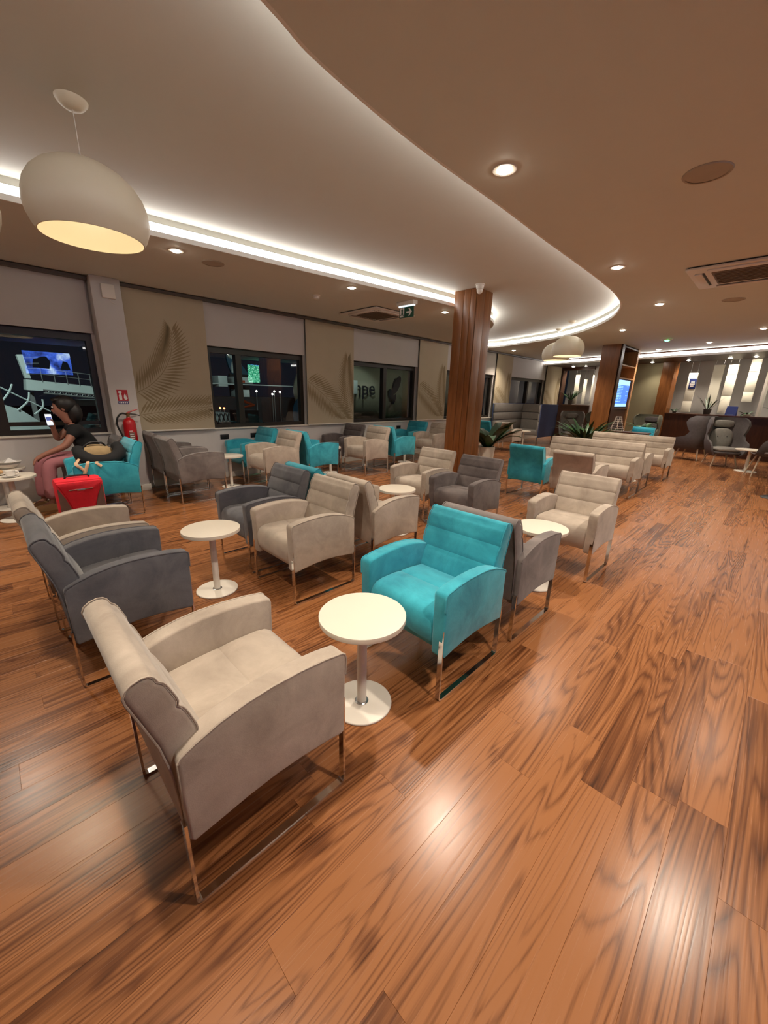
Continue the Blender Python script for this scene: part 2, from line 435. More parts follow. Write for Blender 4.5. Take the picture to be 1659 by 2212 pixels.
# ceiling with the raised curved recess
OUT = [(-1.50, 0.2), (-1.68, 1.01), (-1.76, 1.33), (-1.825, 2.05), (-1.845, 3.1), (-1.87, 3.8), (-1.89, 4.73), (-1.915, 5.55), (-1.97, 6.37), (-2.12, 7.15), (-2.47, 8.0),
       (-2.96, 8.74), (-3.56, 9.42), (-4.2, 9.92), (-4.9, 10.25), (-5.7, 10.55), (-6.4, 10.72), (-6.75, 10.3), (-6.2, 9.3), (-5.2, 8.3), (-4.45, 7.4), (-4.15, 6.5), (-4.13, 5.62), (-4.30, 3.98), (-4.43, 2.9),
       (-4.51, 2.07), (-4.59, 1.39), (-4.67, 0.5), (-4.75, -0.6), (-4.5, -2.0), (-3.3, -3.0), (-2.0, -2.4), (-1.5, -0.9)]
OUT = catmull(OUT, 5, True)
def offs(P, d):
    res = []; n = len(P)
    for i in range(n):
        a, b = P[i-1], P[(i+1) % n]; dx, dy = b[0]-a[0], b[1]-a[1]; L = hypot(dx, dy)
        res.append((P[i][0]+dy/L*d, P[i][1]-dx/L*d))
    return res   # positive = to the right of travel
area = sum(OUT[i][0]*OUT[(i+1) % len(OUT)][1]-OUT[(i+1) % len(OUT)][0]*OUT[i][1] for i in range(len(OUT)))
SG = 1 if area > 0 else -1          # counter-clockwise: right of travel is outward
outer = [(-7.15, -4.2), (5.2, -4.2), far(12.2, -1.6)[:2], far(-0.6, -1.6)[:2]]
tri = tessellate_polygon([[Vector((x, y, 0)) for x, y in outer], [Vector((x, y, 0)) for x, y in OUT]])
allp = outer+OUT
cm = MB().add([(x, y, ZC) for x, y in allp], tri)
cm.box(-7.15, 5.2, -4.2, 20.5, 3.30, 3.45)
ceiling = struct(cm.build('ceiling', 'ceil', None, False), 'cream ceiling with a raised curved recess and cove lighting')
def ring(P, zlist, mat, name, parent):
    mb = MB(); n = len(P[0])
    vs = []; fs = []
    for (pp, z) in zip(P, zlist): vs += [(x, y, z) for x, y in pp]
    for k in range(len(zlist)-1):
        for i in range(n):
            j = (i+1) % n; fs.append((k*n+i, k*n+j, (k+1)*n+j, (k+1)*n+i))
    mb.add(vs, fs); return mb.build(name, mat, parent, True, 50)
O0, O1, O2 = OUT, offs(OUT, -0.018*SG), offs(OUT, 0.03*SG)
ring([O0, O1, O1, O0, O2], [ZC, ZC, ZC+0.045, ZC+0.045, ZC+0.045], 'lip', 'recess_lip', ceiling)
ring([O2, O2], [ZC+0.05, ZC+0.125], 'led', 'cove_light_strip', ceiling)
ring([O2, O2], [ZC+0.125, ZR], 'ceil', 'recess_side', ceiling)
tr2 = tessellate_polygon([[Vector((x, y, 0)) for x, y in O2]])
MB().add([(x, y, ZR) for x, y in O2], tr2).build('recess_panel', 'ceil', ceiling, False)

# soffit along the far wall with its own cove strip
sof = MB().box(-0.6, 12.5, -1.6, 0.35, 2.72, 2.86)
soffit = struct(farobj(sof, 'trim_1', 'wood_dark', None, smooth=False), 'dark soffit along the far wall under a bright cove strip')
MB().box(-0.6, 12.5, -1.63, -1.6, 2.70, 2.75).build('cove_lip', 'lip', soffit, False)
MB().box(-0.6, 12.5, -1.62, -1.605, 2.755, 2.83).build('cove_light_strip', 'led', soffit, False)

# added soffit with light strip, out of view, to brighten the ceiling
fill_soffit = struct(MB().box(4.1, 5.05, 2.9, 7.3, 2.72, 2.86).build('trim_3', 'wood_dark', None, False), 'added soffit with a fill light strip, out of view opposite the windows')
MB().box(4.07, 4.1, 2.9, 7.3, 2.70, 2.75).build('cove_lip', 'lip', fill_soffit, False)
MB().box(4.08, 4.095, 2.9, 7.3, 2.755, 2.83).build('cove_light_strip', 'led', fill_soffit, False)  # added glow source for the ceiling
# window wall
WIN = [(-1.9, 1.23), (2.75, 4.62), (5.85, 8.0), (9.2, 11.8), (12.85, 15.55)]
wl = MB(); wl.box(XW-0.25, XW+0.02, -4.2, 17.2, -0.02, SILL); wl.box(XW-0.25, XW, -4.2, 17.2, HEAD, ZC+0.02)
ys = [-4.2] + [v for wn in WIN for v in wn] + [17.2]
for k in range(0, len(ys), 2): wl.box(XW-0.25, XW, ys[k], ys[k+1], SILL, HEAD)
wall_left = struct(wl.build('wall_left', 'paint', None, False), 'pale window wall with low parapet')
MB().box(XW-0.02, XW+0.05, -4.2, 17.0, SILL-0.015, SILL+0.01, 0.004).build('window_ledge', 'white_metal', wall_left)
MB().box(XW+0.02, XW+0.035, 1.62, 17.0, 0, 0.09).build('skirting', 'white_metal', wall_left, False)
pil = struct(MB().box(XW-0.05, -6.66, 1.27, 1.605, 0, ZC, 0.006).build('trim_2', 'paint'), 'white square pillar between two windows')
MB().box(XW, -6.645, 1.255, 1.62, 0, 0.09, 0.003).build('skirting', 'white_metal', pil)
FR = 0.07
for n, (a, b) in enumerate(WIN):
    wn = bpy.data.objects.new('window_%d' % (n+1), None); COL.objects.link(wn); wn.location = (XW-0.08, a, SILL)
    struct(wn, 'bronze framed sliding window number %d along the window wall' % (n+1)) if False else struct(wn)
    W, Hh = b-a, HEAD-SILL
    MB().box(-0.05, 0.05, 0, W, 0, FR).build('sill_rail', 'frame', wn, False)
    MB().box(-0.05, 0.05, 0, W, Hh-0.11, Hh).build('head_rail', 'frame', wn, False)
    MB().box(-0.05, 0.05, 0, FR, FR, Hh-0.11).build('jamb', 'frame', wn, False)
    MB().box(-0.05, 0.05, W-FR, W, FR, Hh-0.11).build('jamb', 'frame', wn, False)
    mu = {0: 2.05, 1: 0.55, 2: 1.06, 3: 1.3, 4: 1.5}[n]
    MB().box(-0.06, 0.06, mu-0.05, mu+0.05, FR, Hh-0.11).build('mullion', 'frame', wn, False)
    for (p, q) in ((FR, mu-0.05), (mu+0.05, W-FR)):
        MB().box(-0.006, 0.0, p, q, FR, Hh-0.11).build('pane', 'glass', wn, False)
    if n == 0: MB().box(-0.05, 0.02, FR, W-FR, 0.12, 0.17).build('transom', 'frame', wn, False)
# blind tracks at the ceiling
trk = tag(MB().box(XW+0.02, XW+0.14, 1.615, 17.0, ZC-0.05, ZC-0.012).build('blind_track', 'track', None, False), 'long grey blind track under the ceiling above the palm blinds', 'track')
trk2 = tag(MB().box(XW+0.02, XW+0.14, -4.0, 1.26, ZC-0.05, ZC-0.012).build('blind_track', 'track', None, False), 'shorter blind track left of the white pillar', 'track')

# other walls (behind and beside the viewer, seen only in reflections)
struct(MB().box(5.0, 5.2, -4.2, 14.5, 0, ZC+0.02).build('wall_right', 'wood', None, False), 'wood panelled wall opposite the windows')
struct(MB().box(-7.1, 5.2, -4.2, -4.0, 0, ZC+0.02).build('wall_back', 'paint', None, False), 'pale wall behind the viewer')
# far wall with openings
fwm = MB()
def fbox(mb, s0, s1, d0, d1, z0, z1): return mb.box(s0, s1, d0, d1, z0, z1)
fbox(fwm, 1.45, 2.85, 0.2, 0.35, 0, 2.73)
wall_far = struct(farobj(fwm, 'wall_far', 'paint', None, smooth=False), 'far end wall')
fbox(MB(), 2.85, 3.90, 0.2, 0.35, 0, 2.73).build('olive_panel', 'olive', wall_far, False)
fbox(MB(), 3.90, 4.27, 0.12, 0.36, 0, 2.73).build('wood_pier', 'wood', wall_far, False)
fbox(MB(), 4.27, 12.3, 0.14, 0.34, 0, 1.13).build('wainscot', 'wood_dark', wall_far, False)
fbox(MB(), 4.27, 12.3, 0.10, 0.62, 1.13, 1.17).build('ledge', 'wood_dark', wall_far, False)
fbox(MB(), -0.7, 0.06, 0.14, 0.36, 0, 2.73).build('wood_pier', 'wood_dark', wall_far, False)
fbox(MB(), 0.06, 1.45, 0.14, 0.34, 0, 1.26).build('wainscot', 'wood_dark', wall_far, False)
fbox(MB(), 0.06, 1.45, 0.10, 0.62, 1.26, 1.30).build('ledge', 'wood_dark', wall_far, False)
fbox(MB(), 0.06, 1.45, 0.14, 0.34, 2.62, 2.73).build('header', 'wood_dark', wall_far, False)
fbox(MB(), 6.58, 6.64, 0.16, 0.30, 1.17, 2.73).build('white_mullion', 'white_metal', wall_far, False)
fbox(MB(), -0.8, 12.4, 1.55, 1.65, 0, 3.0).build('alcove_wall', 'paint', wall_far, False)
fbox(MB(), -0.8, 12.4, 0.35, 1.65, 2.84, 2.9).build('alcove_ceiling', 'ceil', wall_far, False)
fbox(MB(), -0.8, 12.4, 0.35, 1.65, 0, 0.02).build('alcove_floor', 'sub', wall_far, False)

# ------------------------------------------------------------------ lamps
ringm = MB().lathe([(0.050, 0.0), (0.050, -0.006), (0.072, -0.006), (0.076, -0.002), (0.076, 0.0)], 28, capb=False, capt=False).mesh('trim_ring', 'white_metal')
lensm = MB().lathe([(0.0005, -0.020), (0.018, -0.0185), (0.034, -0.014), (0.045, -0.007), (0.050, -0.001)], 24, capb=True, capt=False).mesh('lens', 'lens')
def downlight(loc, label, power=1.0, group='recessed downlights', d=None):
    t = thing('downlight', label, 'downlight', loc, 0, group)
    link('trim_ring', ringm, t); link('lens', lensm, t)
    L = bpy.data.lights.new('downlight_beam', 'SPOT'); L.energy = SPOT_W*power; L.color = WARM; L.spot_size = radians(118); L.spot_blend = 0.75; L.shadow_soft_size = 0.045
    o = bpy.data.objects.new('downlight_beam', L); COL.objects.link(o); o.parent = t; o.location = (0, 0, -0.03)
DL = [((-1.586, 2.598), 'largest bright downlight at upper right beside the recess curve'),
      ((-1.622, 5.10), 'downlight second along the outside of the recess curve'),
      ((-1.66, 7.30), 'downlight right of the tip of the recess curve'),
      ((-2.70, 9.44), 'downlight just beyond the tip of the recess curve'),
      ((-4.834, 1.722), 'downlight right of the big pendant, below the light strip'),
      ((-4.516, 3.835), 'downlight above the second window, left of the ceiling cassette'),
      ((-4.48, 5.88), 'downlight just left of the near wood column'),
      ((-6.214, 11.671), 'downlight near the window wall beyond the near wood column'),
      ((-1.632, 12.344), 'downlight above the pair of wing chairs at the far right'),
      ((-0.647, 10.631), 'downlight cut by the right edge of the picture'),
      ((-2.847, 13.40), 'small downlight right of the shelf column top'),
      ((-4.047, 10.69), 'downlight behind the two far pendants'),
      ((0.24, 3.42), 'downlight over the open floor at right, outside the picture'),
      ((0.22, 5.70), 'second downlight over the open floor at right, outside the picture'),
      ((0.20, 8.0), 'third downlight over the open floor at right, outside the picture'),
      ((0.25, 1.15), 'downlight above the viewer at right'),
      ((-1.08, 0.16), 'downlight above the near beige chair'),
      ((-4.95, -0.4), 'downlight outside the picture left of the big pendant'),
      ((2.4, 7.4), 'downlight near the wall of screens')]
for (x, y), lb in DL: downlight((x, y, ZC), lb)
for k, (s, lb) in enumerate(((3.75, 'small soffit spot above the olive wall'), (4.80, 'small soffit spot above the hanging panel with a sign'), (5.84, 'small soffit spot above the middle hanging panels'), (6.40, 'small soffit spot near the white mullion'), (0.8, 'small soffit spot above the left far opening'), (1.35, 'small soffit spot beside the shelf column'))):
    downlight(far(s, -0.25, 2.72), lb, 0.25, 'soffit spots')
for s, lb in ((4.53, 'added unseen alcove light above the panel with a sign'), (5.55, 'added unseen alcove light above the middle panel'), (6.06, 'added unseen alcove light near the white mullion'), (7.3, 'added unseen alcove light above the bushy plant'), (0.3, 'added unseen alcove light at left of the left opening'), (1.1, 'added unseen alcove light at right of the left opening')):
    downlight(far(s, 0.52, 2.84), lb, 0.45, 'added alcove lights')  # unseen lamps added to brighten the alcove and its panels
def pendant(x, y, ztop, label, power, sc=1.0, zb=2.37):
    t = thing('pendant_lamp', label, 'pendant lamp', (x, y, ztop), 0, 'white dome pendants')
    h = zb-ztop
    MB().lathe([(0.002, -0.045), (0.035, -0.045), (0.06, -0.03), (0.078, -0.008), (0.08, 0.0)], 28, capb=True, capt=True).build('ceiling_rose', 'shade', t)
    MB().tube([(0, 0, -0.04), (0, 0, h+0.40)], 0.0022, 6).build('cable', 'white_metal', t)
    pr = [(0.272, 0.0), (0.292, 0.035), (0.308, 0.08), (0.315, 0.13), (0.310, 0.18), (0.293, 0.235), (0.262, 0.285), (0.215, 0.33), (0.155, 0.365), (0.085, 0.388), (0.02, 0.396)]
    pi_ = [(max(r-0.006, 0.004), z if k == 0 else z-0.005) for k, (r, z) in enumerate(pr)]
    prof = [(r*sc, z*sc+h) for r, z in pr]; inn = [(r*sc, z*sc+h) for r, z in pi_]
    MB().lathe(list(reversed(inn)) + prof, 48, capb=True, capt=True).build('shade', 'shade', t)
    MB().ellipsoid((0, 0, h+0.22), (0.045, 0.045, 0.06)).build('bulb', 'bulb', t)
    MB().lathe([(0.02, h+0.27), (0.02, h+0.385)], 12).build('socket', 'white_metal', t)
    L = bpy.data.lights.new('bulb_glow', 'POINT'); L.energy = power; L.color = (1.0, 0.92, 0.72); L.shadow_soft_size = 0.06
    o = bpy.data.objects.new('bulb_glow', L); COL.objects.link(o); o.parent = t; o.location = (0, 0, h+0.13)
M['bulb'] = emit('warm_bulb', (1.0, 0.85, 0.55, 1), 4.0)
pendant(-3.25, 0.68, ZR, 'large white dome pendant hanging at the upper left', 1.6)
pendant(-3.70, -0.01, ZR, 'white dome pendant cut off by the left edge of the picture', 20)
pendant(-4.12, 9.78, ZR, 'far dome pendant, left one of the overlapping pair', 3)
pendant(-3.53, 8.93, ZR, 'far dome pendant, right one of the overlapping pair', 3)

# ------------------------------------------------------------------ armchairs
def puff(pts, n, bulge):
    # straight run between consecutive pts bulging to the left-hand side normal (outward for ccw profiles is right-hand)
    out = []
    for (a, b) in zip(pts[:-1], pts[1:]):
        dx, dy = b[0]-a[0], b[1]-a[1]; L = hypot(dx, dy); nx, ny = dy/L, -dx/L
        for k in range(n):
            t = k/n; h = bulge*(1-abs(2*t-1)**5) if 0 < k else 0.0
            out.append((a[0]+dx*t+nx*h, a[1]+dy*t+ny*h))
    out.append(pts[-1]); return out
# profiles in (y, z), counter-clockwise seen from +x (y to the right, z up)
BACK = puff([(-0.155, 0.445), (-0.212, 0.585), (-0.250, 0.700), (-0.285, 0.795)], 9, 0.0095) + \
       [(-0.292, 0.812), (-0.302, 0.821), (-0.318, 0.824), (-0.340, 0.818), (-0.356, 0.806), (-0.363, 0.790), (-0.360, 0.770), (-0.335, 0.690), (-0.308, 0.60), (-0.290, 0.50), (-0.282, 0.40), (-0.280, 0.285), (-0.272, 0.270), (-0.25, 0.262),
        (-0.19, 0.262), (-0.16, 0.30)]
SEAT = [(-0.20, 0.290), (0.18, 0.268), (0.235, 0.272), (0.268, 0.290), (0.284, 0.330), (0.290, 0.380), (0.286, 0.430), (0.270, 0.462), (0.245, 0.478), (0.20, 0.486), (0.10, 0.486), (0.045, 0.481),
        (0.038, 0.4765), (0.031, 0.481), (-0.05, 0.478), (-0.14, 0.468), (-0.20, 0.46)]
ARM = [(-0.266, 0.256), (-0.20, 0.264), (-0.10, 0.277), (0.0, 0.283), (0.10, 0.279), (0.20, 0.268), (0.268, 0.256), (0.280, 0.262), (0.286, 0.276), (0.2885, 0.40), (0.290, 0.52), (0.292, 0.588), (0.288, 0.604), (0.276, 0.613),
       (0.20, 0.625), (0.10, 0.633), (0.0, 0.633), (-0.08, 0.626), (-0.16, 0.610), (-0.23, 0.586), (-0.272, 0.566), (-0.280, 0.552), (-0.280, 0.40), (-0.278, 0.27)]
def arm_piping(x):
    top = [p for p in ARM[10:22]]
    return MB().tube([(x, a, b-0.001) for a, b in top], 0.0042, 6)
def skid(x, hw=0.0):
    pts = [(0.283, 0.415), (0.283, 0.022), (0.280, 0.012), (0.272, 0.0055), (0.262, 0.005), (-0.262, 0.005), (-0.272, 0.0055), (-0.280, 0.012), (-0.283, 0.022), (-0.285, 0.33)]
    return MB().strip([(x, a, b) for a, b in pts], 0.026, 0.009)
def chair_meshes(w=0.60):
    h = w/2
    P = []
    P.append(('seat', MB().loft(SEAT, -h+0.072, h-0.072, 0.018, 3), None))
    P.append(('backrest', MB().loft(BACK, -h+0.036, h-0.036, 0.016, 3), None))
    for sx in (-1, 1):
        a, b = sorted((sx*(h-0.075), sx*h))
        P.append(('arm', MB().loft(ARM, a, b, 0.010, 3), None))
        P.append(('piping', arm_piping(sx*(h-0.003)), None))
        P.append(('skid_frame', skid(sx*(h-0.016)), 'chrome'))
    for sx in (-1, 1):
        P.append(('back_piping', MB().tube([(sx*(h-0.039), a, b) for a, b in BACK[2:40]], 0.003, 6), None))
    return P
CH = {}
def chair_proto(col, w=0.60, key=None):
    k = (col, w)
    if k not in CH: CH[k] = [(n, mb.mesh('%s_%s' % (col, n), mt or col, True, 40)) for n, mb, mt in chair_meshes(w)]
    return CH[k]
def chair(col, x, y, face, label, group, w=0.60, sc=1.0, name='armchair', cat='armchair', rz=None):
    t = thing(name, label, cat, (x, y, 0), (0 if face > 0 else pi) if rz is None else rz, group)
    t.scale = (sc, sc, sc); arms = []
    for n, me in chair_proto(col, w):
        p = t
        if n == 'piping': p = arms[-1]
        if n == 'back_piping': p = bk; n = 'piping'
        o = link(n, me, p)
        if n == 'arm': arms.append(o)
        if n == 'backrest': bk = o
    return t
G1 = 'armchairs in the middle of the lounge'; G2 = 'armchairs along the windows'
chair('beige', -1.222, 0.468, 1, 'beige suede armchair closest to the viewer, seen from its side', G1)
chair('teal', -1.22, 1.655, -1, 'bright turquoise armchair facing the nearest white table', G1)
chair('grey', -1.215, 2.40, 1, 'grey armchair back to back with the front turquoise armchair', G1)
chair('beige', -1.18, 3.655, -1, 'beige armchair facing the viewer beside the open floor at right', G1)
chair('slate', -2.54, 0.39, 1, 'dark grey armchair just behind the closest beige armchair, same direction', G1)
chair('beige', -3.235, 0.37, 1, 'beige armchair at far left beyond the dark grey one, in front of red suitcase', G1)
chair('beige', -2.52, 1.64, -1, 'beige armchair facing the viewer in the centre, left of the front turquoise one', G1)
chair('slate', -3.205, 1.645, -1, 'dark grey armchair beside the central beige one, behind the second white table', G1)
chair('beige', -2.52, 2.42, 1, 'beige armchair back to back with the central beige one', G1)
chair('teal', -3.20, 2.42, 1, 'turquoise armchair mostly hidden behind the dark grey armchair of the middle row', G1)
chair('charcoal', -2.43, 3.78, -1, 'charcoal armchair facing the viewer in front of the near wood column', G1)
chair('beige', -3.175, 3.90, -1, 'beige armchair left of the charcoal one before the near wood column', G1)
chair('teal', -2.645, 6.04, 1, 'turquoise armchair seen from behind, right of the near wood column', G1)
chair('beige', -1.92, 5.92, 1, 'beige armchair seen from behind, next to a turquoise one in front of the sofa', G1)
WS = 1.07
chair('grey', -5.80, 1.985, 1, 'grey armchair under the first palm blind, nearer of the pair', G2, sc=WS)
chair('grey', -6.51, 2.0, 1, 'grey armchair under the first palm blind, the one against the wall', G2, sc=WS)
chair('beige', -5.77, 3.22, -1, 'beige armchair below the second window beside a turquoise one', G2, sc=WS)
chair('teal', -6.49, 3.20, -1, 'turquoise armchair against the wall below the second window', G2, sc=WS)
chair('teal', -5.77, 4.02, 1, 'turquoise armchair facing away to the right below the second palm blind', G2, sc=WS)
chair('beige', -5.74, 5.26, -1, 'beige armchair below the second palm blind beside a charcoal one', G2, sc=WS)
chair('charcoal', -6.46, 5.25, -1, 'charcoal armchair against the wall below the second palm blind', G2, sc=WS)
chair('teal', -5.77, 6.10, 1, 'turquoise armchair facing away below the third window', G2, sc=WS)
chair('beige', -5.77, 7.39, -1, 'beige armchair below the third palm blind, partly behind the near wood column', G2, sc=WS)
chair('teal', -6.48, 7.36, -1, 'turquoise armchair against the wall below the third window', G2, sc=WS)
chair('teal', -5.66, 0.885, -1, 'turquoise armchair holding the backpack, behind the red suitcase', G2, sc=1.08)
chair('charcoal', -6.40, 0.90, -1, 'dark armchair under the seated person by the left window', G2, sc=1.05)
chair('beige', -5.72, 10.95, 1, 'beige armchair seen from behind in front of the tall grey booth', G2)
chair('teal', -6.42, 10.95, 1, 'turquoise armchair behind the big plant, beyond the near wood column', G2)
chair('teal', -2.66, 12.45, -1, 'turquoise armchair whose back shows above the far beige sofa', G1)
chair('beige', -2.28, 7.32, -1, 'long beige sofa facing the viewer, nearer of the two', 'beige sofas', 1.60, name='sofa', cat='sofa')
chair('beige', -2.30, 8.05, 1, 'beige sofa back to back with the nearer long sofa', 'beige sofas', 1.60, name='sofa', cat='sofa')
chair('beige', -2.22, 9.45, -1, 'long beige sofa facing the viewer, farther of the two', 'beige sofas', 1.60, name='sofa', cat='sofa')

# ------------------------------------------------------------------ round side tables
tb = {}
def table(x, y, label, h=0.51, r=0.205, sc=1.0):
    t = thing('side_table', label, 'table', (x, y, 0), 0, 'white round side tables')
    if not tb:
        tb['tabletop'] = MB().lathe([(0.198, 0.483), (0.2045, 0.4855), (0.205, 0.488), (0.205, 0.507), (0.2045, 0.5095), (0.202, 0.51)], 56).mesh('tabletop', 'white_lam', True, 30)
        tb['pole'] = MB().lathe([(0.0235, 0.014), (0.0235, 0.483)], 28).mesh('pole', 'white_metal')
        tb['base'] = MB().lathe([(0.150, 0.0), (0.152, 0.002), (0.152, 0.008), (0.150, 0.0115), (0.146, 0.0125)], 48).mesh('base', 'white_metal', True, 50)
        tb['collar'] = MB().lathe([(0.0345, 0.0125), (0.0345, 0.016), (0.031, 0.0185), (0.0235, 0.0185)], 28, capt=False).mesh('collar', 'steel')
        tb['mount'] = MB().lathe([(0.07, 0.477), (0.07, 0.483)], 24).mesh('mount', 'white_metal')
    for n in tb: link(n, tb[n], t)
    t.scale = (sc, sc, 1.0); return t
table(-1.195, 1.085, 'white round side table nearest the viewer, by the front turquoise armchair')
table(-2.84, 1.04, 'white round side table in front of the central beige and dark grey armchairs')
table(-1.19, 3.02, 'white round side table between grey and beige armchairs at right')
table(-2.85, 3.08, 'white round side table in front of the charcoal armchair')
table(-6.10, 2.64, 'white round side table below the second window')
table(-6.05, 4.60, 'white round side table between turquoise and charcoal armchairs below second palm blind')
table(-6.05, 6.75, 'white round side table in the far corner group by the third window')
table(-6.02, 0.07, 'white round side table with coffee cup at the left edge', sc=1.12)
table(-6.66, 0.02, 'white round side table with plates near the left window', sc=1.1)
table(-2.25, 6.62, 'white round side table in front of the nearer long sofa')
table(-1.92, 8.76, 'white round side table between the two sofas')
table(-0.38, 12.33, 'white round table beside the far wing chair', sc=1.35)
table(-5.75, 12.05, 'white round side table in front of the tall booth')

# ------------------------------------------------------------------ wood columns
colm = thing('wood_column', 'walnut clad column in the middle of the lounge with camera at its top', 'column', (-3.82, 5.72, 0))
MB().box(-0.185, 0.19, -0.2, 0.2, 0, ZR).build('core', 'wood', colm, False)
for (x0, x1, y0, y1) in ((-0.19, -0.035, -0.212, -0.19), (-0.030, 0.085, -0.212, -0.19), (0.09, 0.20, -0.212, -0.19)):
    MB().box(x0, x1, y0, y1, 0, ZR-0.002, 0.002).build('cladding_board', 'wood', colm)
for (y0, y1) in ((-0.212, 0.0), (0.004, 0.21)):
    MB().box(0.188, 0.205, y0, y1, 0, ZR-0.002, 0.002).build('cladding_board', 'wood', colm)
    MB().box(-0.205, -0.188, y0, y1, 0, ZR-0.002, 0.002).build('cladding_board', 'wood', colm)
sc_ = thing('security_camera', 'small white dome security camera at the top of the near column', 'camera', (-3.515, 5.40, ZR))
MB().lathe([(0.03, -0.075), (0.05, -0.06), (0.055, -0.03), (0.06, 0)], 24).build('housing', 'white_metal', sc_)
MB().ellipsoid((0, 0, -0.075), (0.045, 0.045, 0.05)).build('dome', 'white_metal', sc_)
MB().lathe([(0.068, -0.012), (0.068, 0)], 24).build('mount', 'white_metal', sc_)
# shelf column with departures screen (front face towards -y, niches towards +x)
shf = thing('shelf_column', 'tall dark wood shelf column with a blue departures screen', 'shelving', (-3.73, 11.66, 0))
MB().box(0, 0.46, 0, 0.04, 0, ZC).build('front_panel', 'wood', shf, False)
MB().box(0, 0.04, 0.04, 1.60, 0, ZC).build('back_panel', 'wood_dark', shf, False)
MB().box(0, 0.48, 1.48, 1.62, 0, ZC).build('end_panel', 'wood_edge', shf, False)
MB().box(0.44, 0.48, 0.0, 0.20, 0, ZC).build('stile', 'wood_dark', shf, False)
for z in (0.0, 0.62, 1.28, 2.06, 2.38, ZC-0.06): MB().box(0.04, 0.475, 0.04, 1.48, z, z+0.03).build('shelf', 'wood_edge' if z in (2.06, 2.38) else 'wood_dark', shf, False)
MB().box(0.40, 0.44, 0.20, 1.48, 0.03, 1.28).build('lower_door', 'wood_dark', shf, False)
scr = thing('departures_screen', 'blue departures screen glowing in the shelf column niche', 'screen', (-3.29, 12.50, 1.69))
MB().box(-0.05, 0.0, -0.60, 0.60, -0.37, 0.37, 0.006).build('bezel', 'dark', scr)
MB().box(0.0, 0.003, -0.55, 0.55, -0.345, 0.345).build('panel', 'screen_bg', scr, False)
MB().box(0.003, 0.0045, -0.55, 0.55, 0.22, 0.345).build('header_bar', 'screen_hdr', scr, False)
MB().box(0.003, 0.0045, -0.55, 0.55, -0.345, -0.265).build('footer_bar', 'screen_hdr', scr, False)
rows = MB(); r2 = random.Random(5)
for k in range(11):
    z = 0.19-k*0.04
    rows.box(0.003, 0.0046, -0.52, -0.30+0.06*r2.random(), z-0.012, z+0.012)
    rows.box(0.003, 0.0046, -0.24, -0.10+0.08*r2.random(), z-0.007, z+0.007)
    if k % 3 == 0: rows.box(0.003, 0.0046, 0.30, 0.48, z-0.007, z+0.007)
rows.build('flight_rows', 'screen_row', scr, False)

# ------------------------------------------------------------------ roller blinds
def frond(mb, x, y0, z0, ang, L, ll, lw, bounds, lean=50, curve=0.0, n=26):
    # rachis from (y0,z0) towards ang; leaflets on both sides
    ya, yb, za, zb = bounds; p = [y0, z0]; a = radians(ang)
    def put(q):
        c = []
        for (yy, zz) in q: c.append((x, min(max(yy, ya), yb), min(max(zz, za), zb)))
        if max(abs(c[i][1]-c[0][1])+abs(c[i][2]-c[0][2]) for i in range(1, 4)) > 0.01: mb.add(c, [(0, 1, 2, 3)])
    for k in range(n):
        t = k/n; st = L/n
        q = [p[0]+cos(a)*st, p[1]+sin(a)*st]
        put([(p[0]-sin(a)*0.005, p[1]+cos(a)*0.005), (p[0]+sin(a)*0.005, p[1]-cos(a)*0.005), (q[0]+sin(a)*0.004, q[1]-cos(a)*0.004), (q[0]-sin(a)*0.004, q[1]+cos(a)*0.004)])
        for sd in (-1, 1):
            b = a + sd*radians(lean*(1-0.55*t)); l = ll*(0.55+0.9*t-1.15*t*t); w_ = lw
            m = (q[0]+cos(b)*l*0.45, q[1]+sin(b)*l*0.45); e = (q[0]+cos(b)*l, q[1]+sin(b)*l); nx, ny = -sin(b)*w_/2, cos(b)*w_/2
            put([(q[0], q[1]), (m[0]+nx, m[1]+ny), (e[0], e[1]), (m[0]-nx, m[1]-ny)])
        p = q; a += radians(curve)/n
PB = [(1.64, 2.74, 'first wide palm print blind right of the white pillar'), (4.63, 5.84, 'second palm print blind between the second and third windows'),
      (8.01, 9.19, 'third palm print blind left of the near wood column'), (11.81, 12.84, 'palm print blind just right of the near wood column'), (15.56, 16.95, 'last palm print blind beside the far corner')]
for k, (a, b, lb) in enumerate(PB):
    t = thing('palm_blind', lb, 'blind', (XW+0.09, a, 0), 0, 'printed roller blinds')
    W = b-a
    MB().box(-0.002, 0.0015, 0, W, SILL+0.02, ZC-0.05).build('fabric', 'palmblind', t, False)
    MB().box(-0.008, 0.008, 0, W, SILL, SILL+0.022, 0.003).build('bottom_bar', 'white_metal', t)
    pm_ = MB(); bd = (0.01, W-0.01, SILL+0.10, 2.62)
    if k == 0:
        frond(pm_, 0.0022, -0.02, 1.42, 22, 1.15, 0.55, 0.034, bd, 62, 70)
        frond(pm_, 0.0024, -0.05, 1.10, 8, 1.5, 0.50, 0.032, bd, 48, -4, 30)
    else:
        frond(pm_, 0.0022, W*0.98, 1.05, 112, 1.15, 0.50, 0.034, bd, 52, -30)
        frond(pm_, 0.0024, -0.05, 1.75, -30, 1.4, 0.60, 0.034, bd, 58, -16, 30)
    pm_.build('palm_print', 'palm', t, False)
SB = [(-1.9, 1.24, 'plain short blind above the left window'), (2.75, 4.62, 'plain short blind above the second window'), (5.85, 8.0, 'plain short blind above the third window'), (9.2, 11.8, 'plain short blind above the window behind the near column'), (12.85, 15.55, 'plain short blind above the last window')]
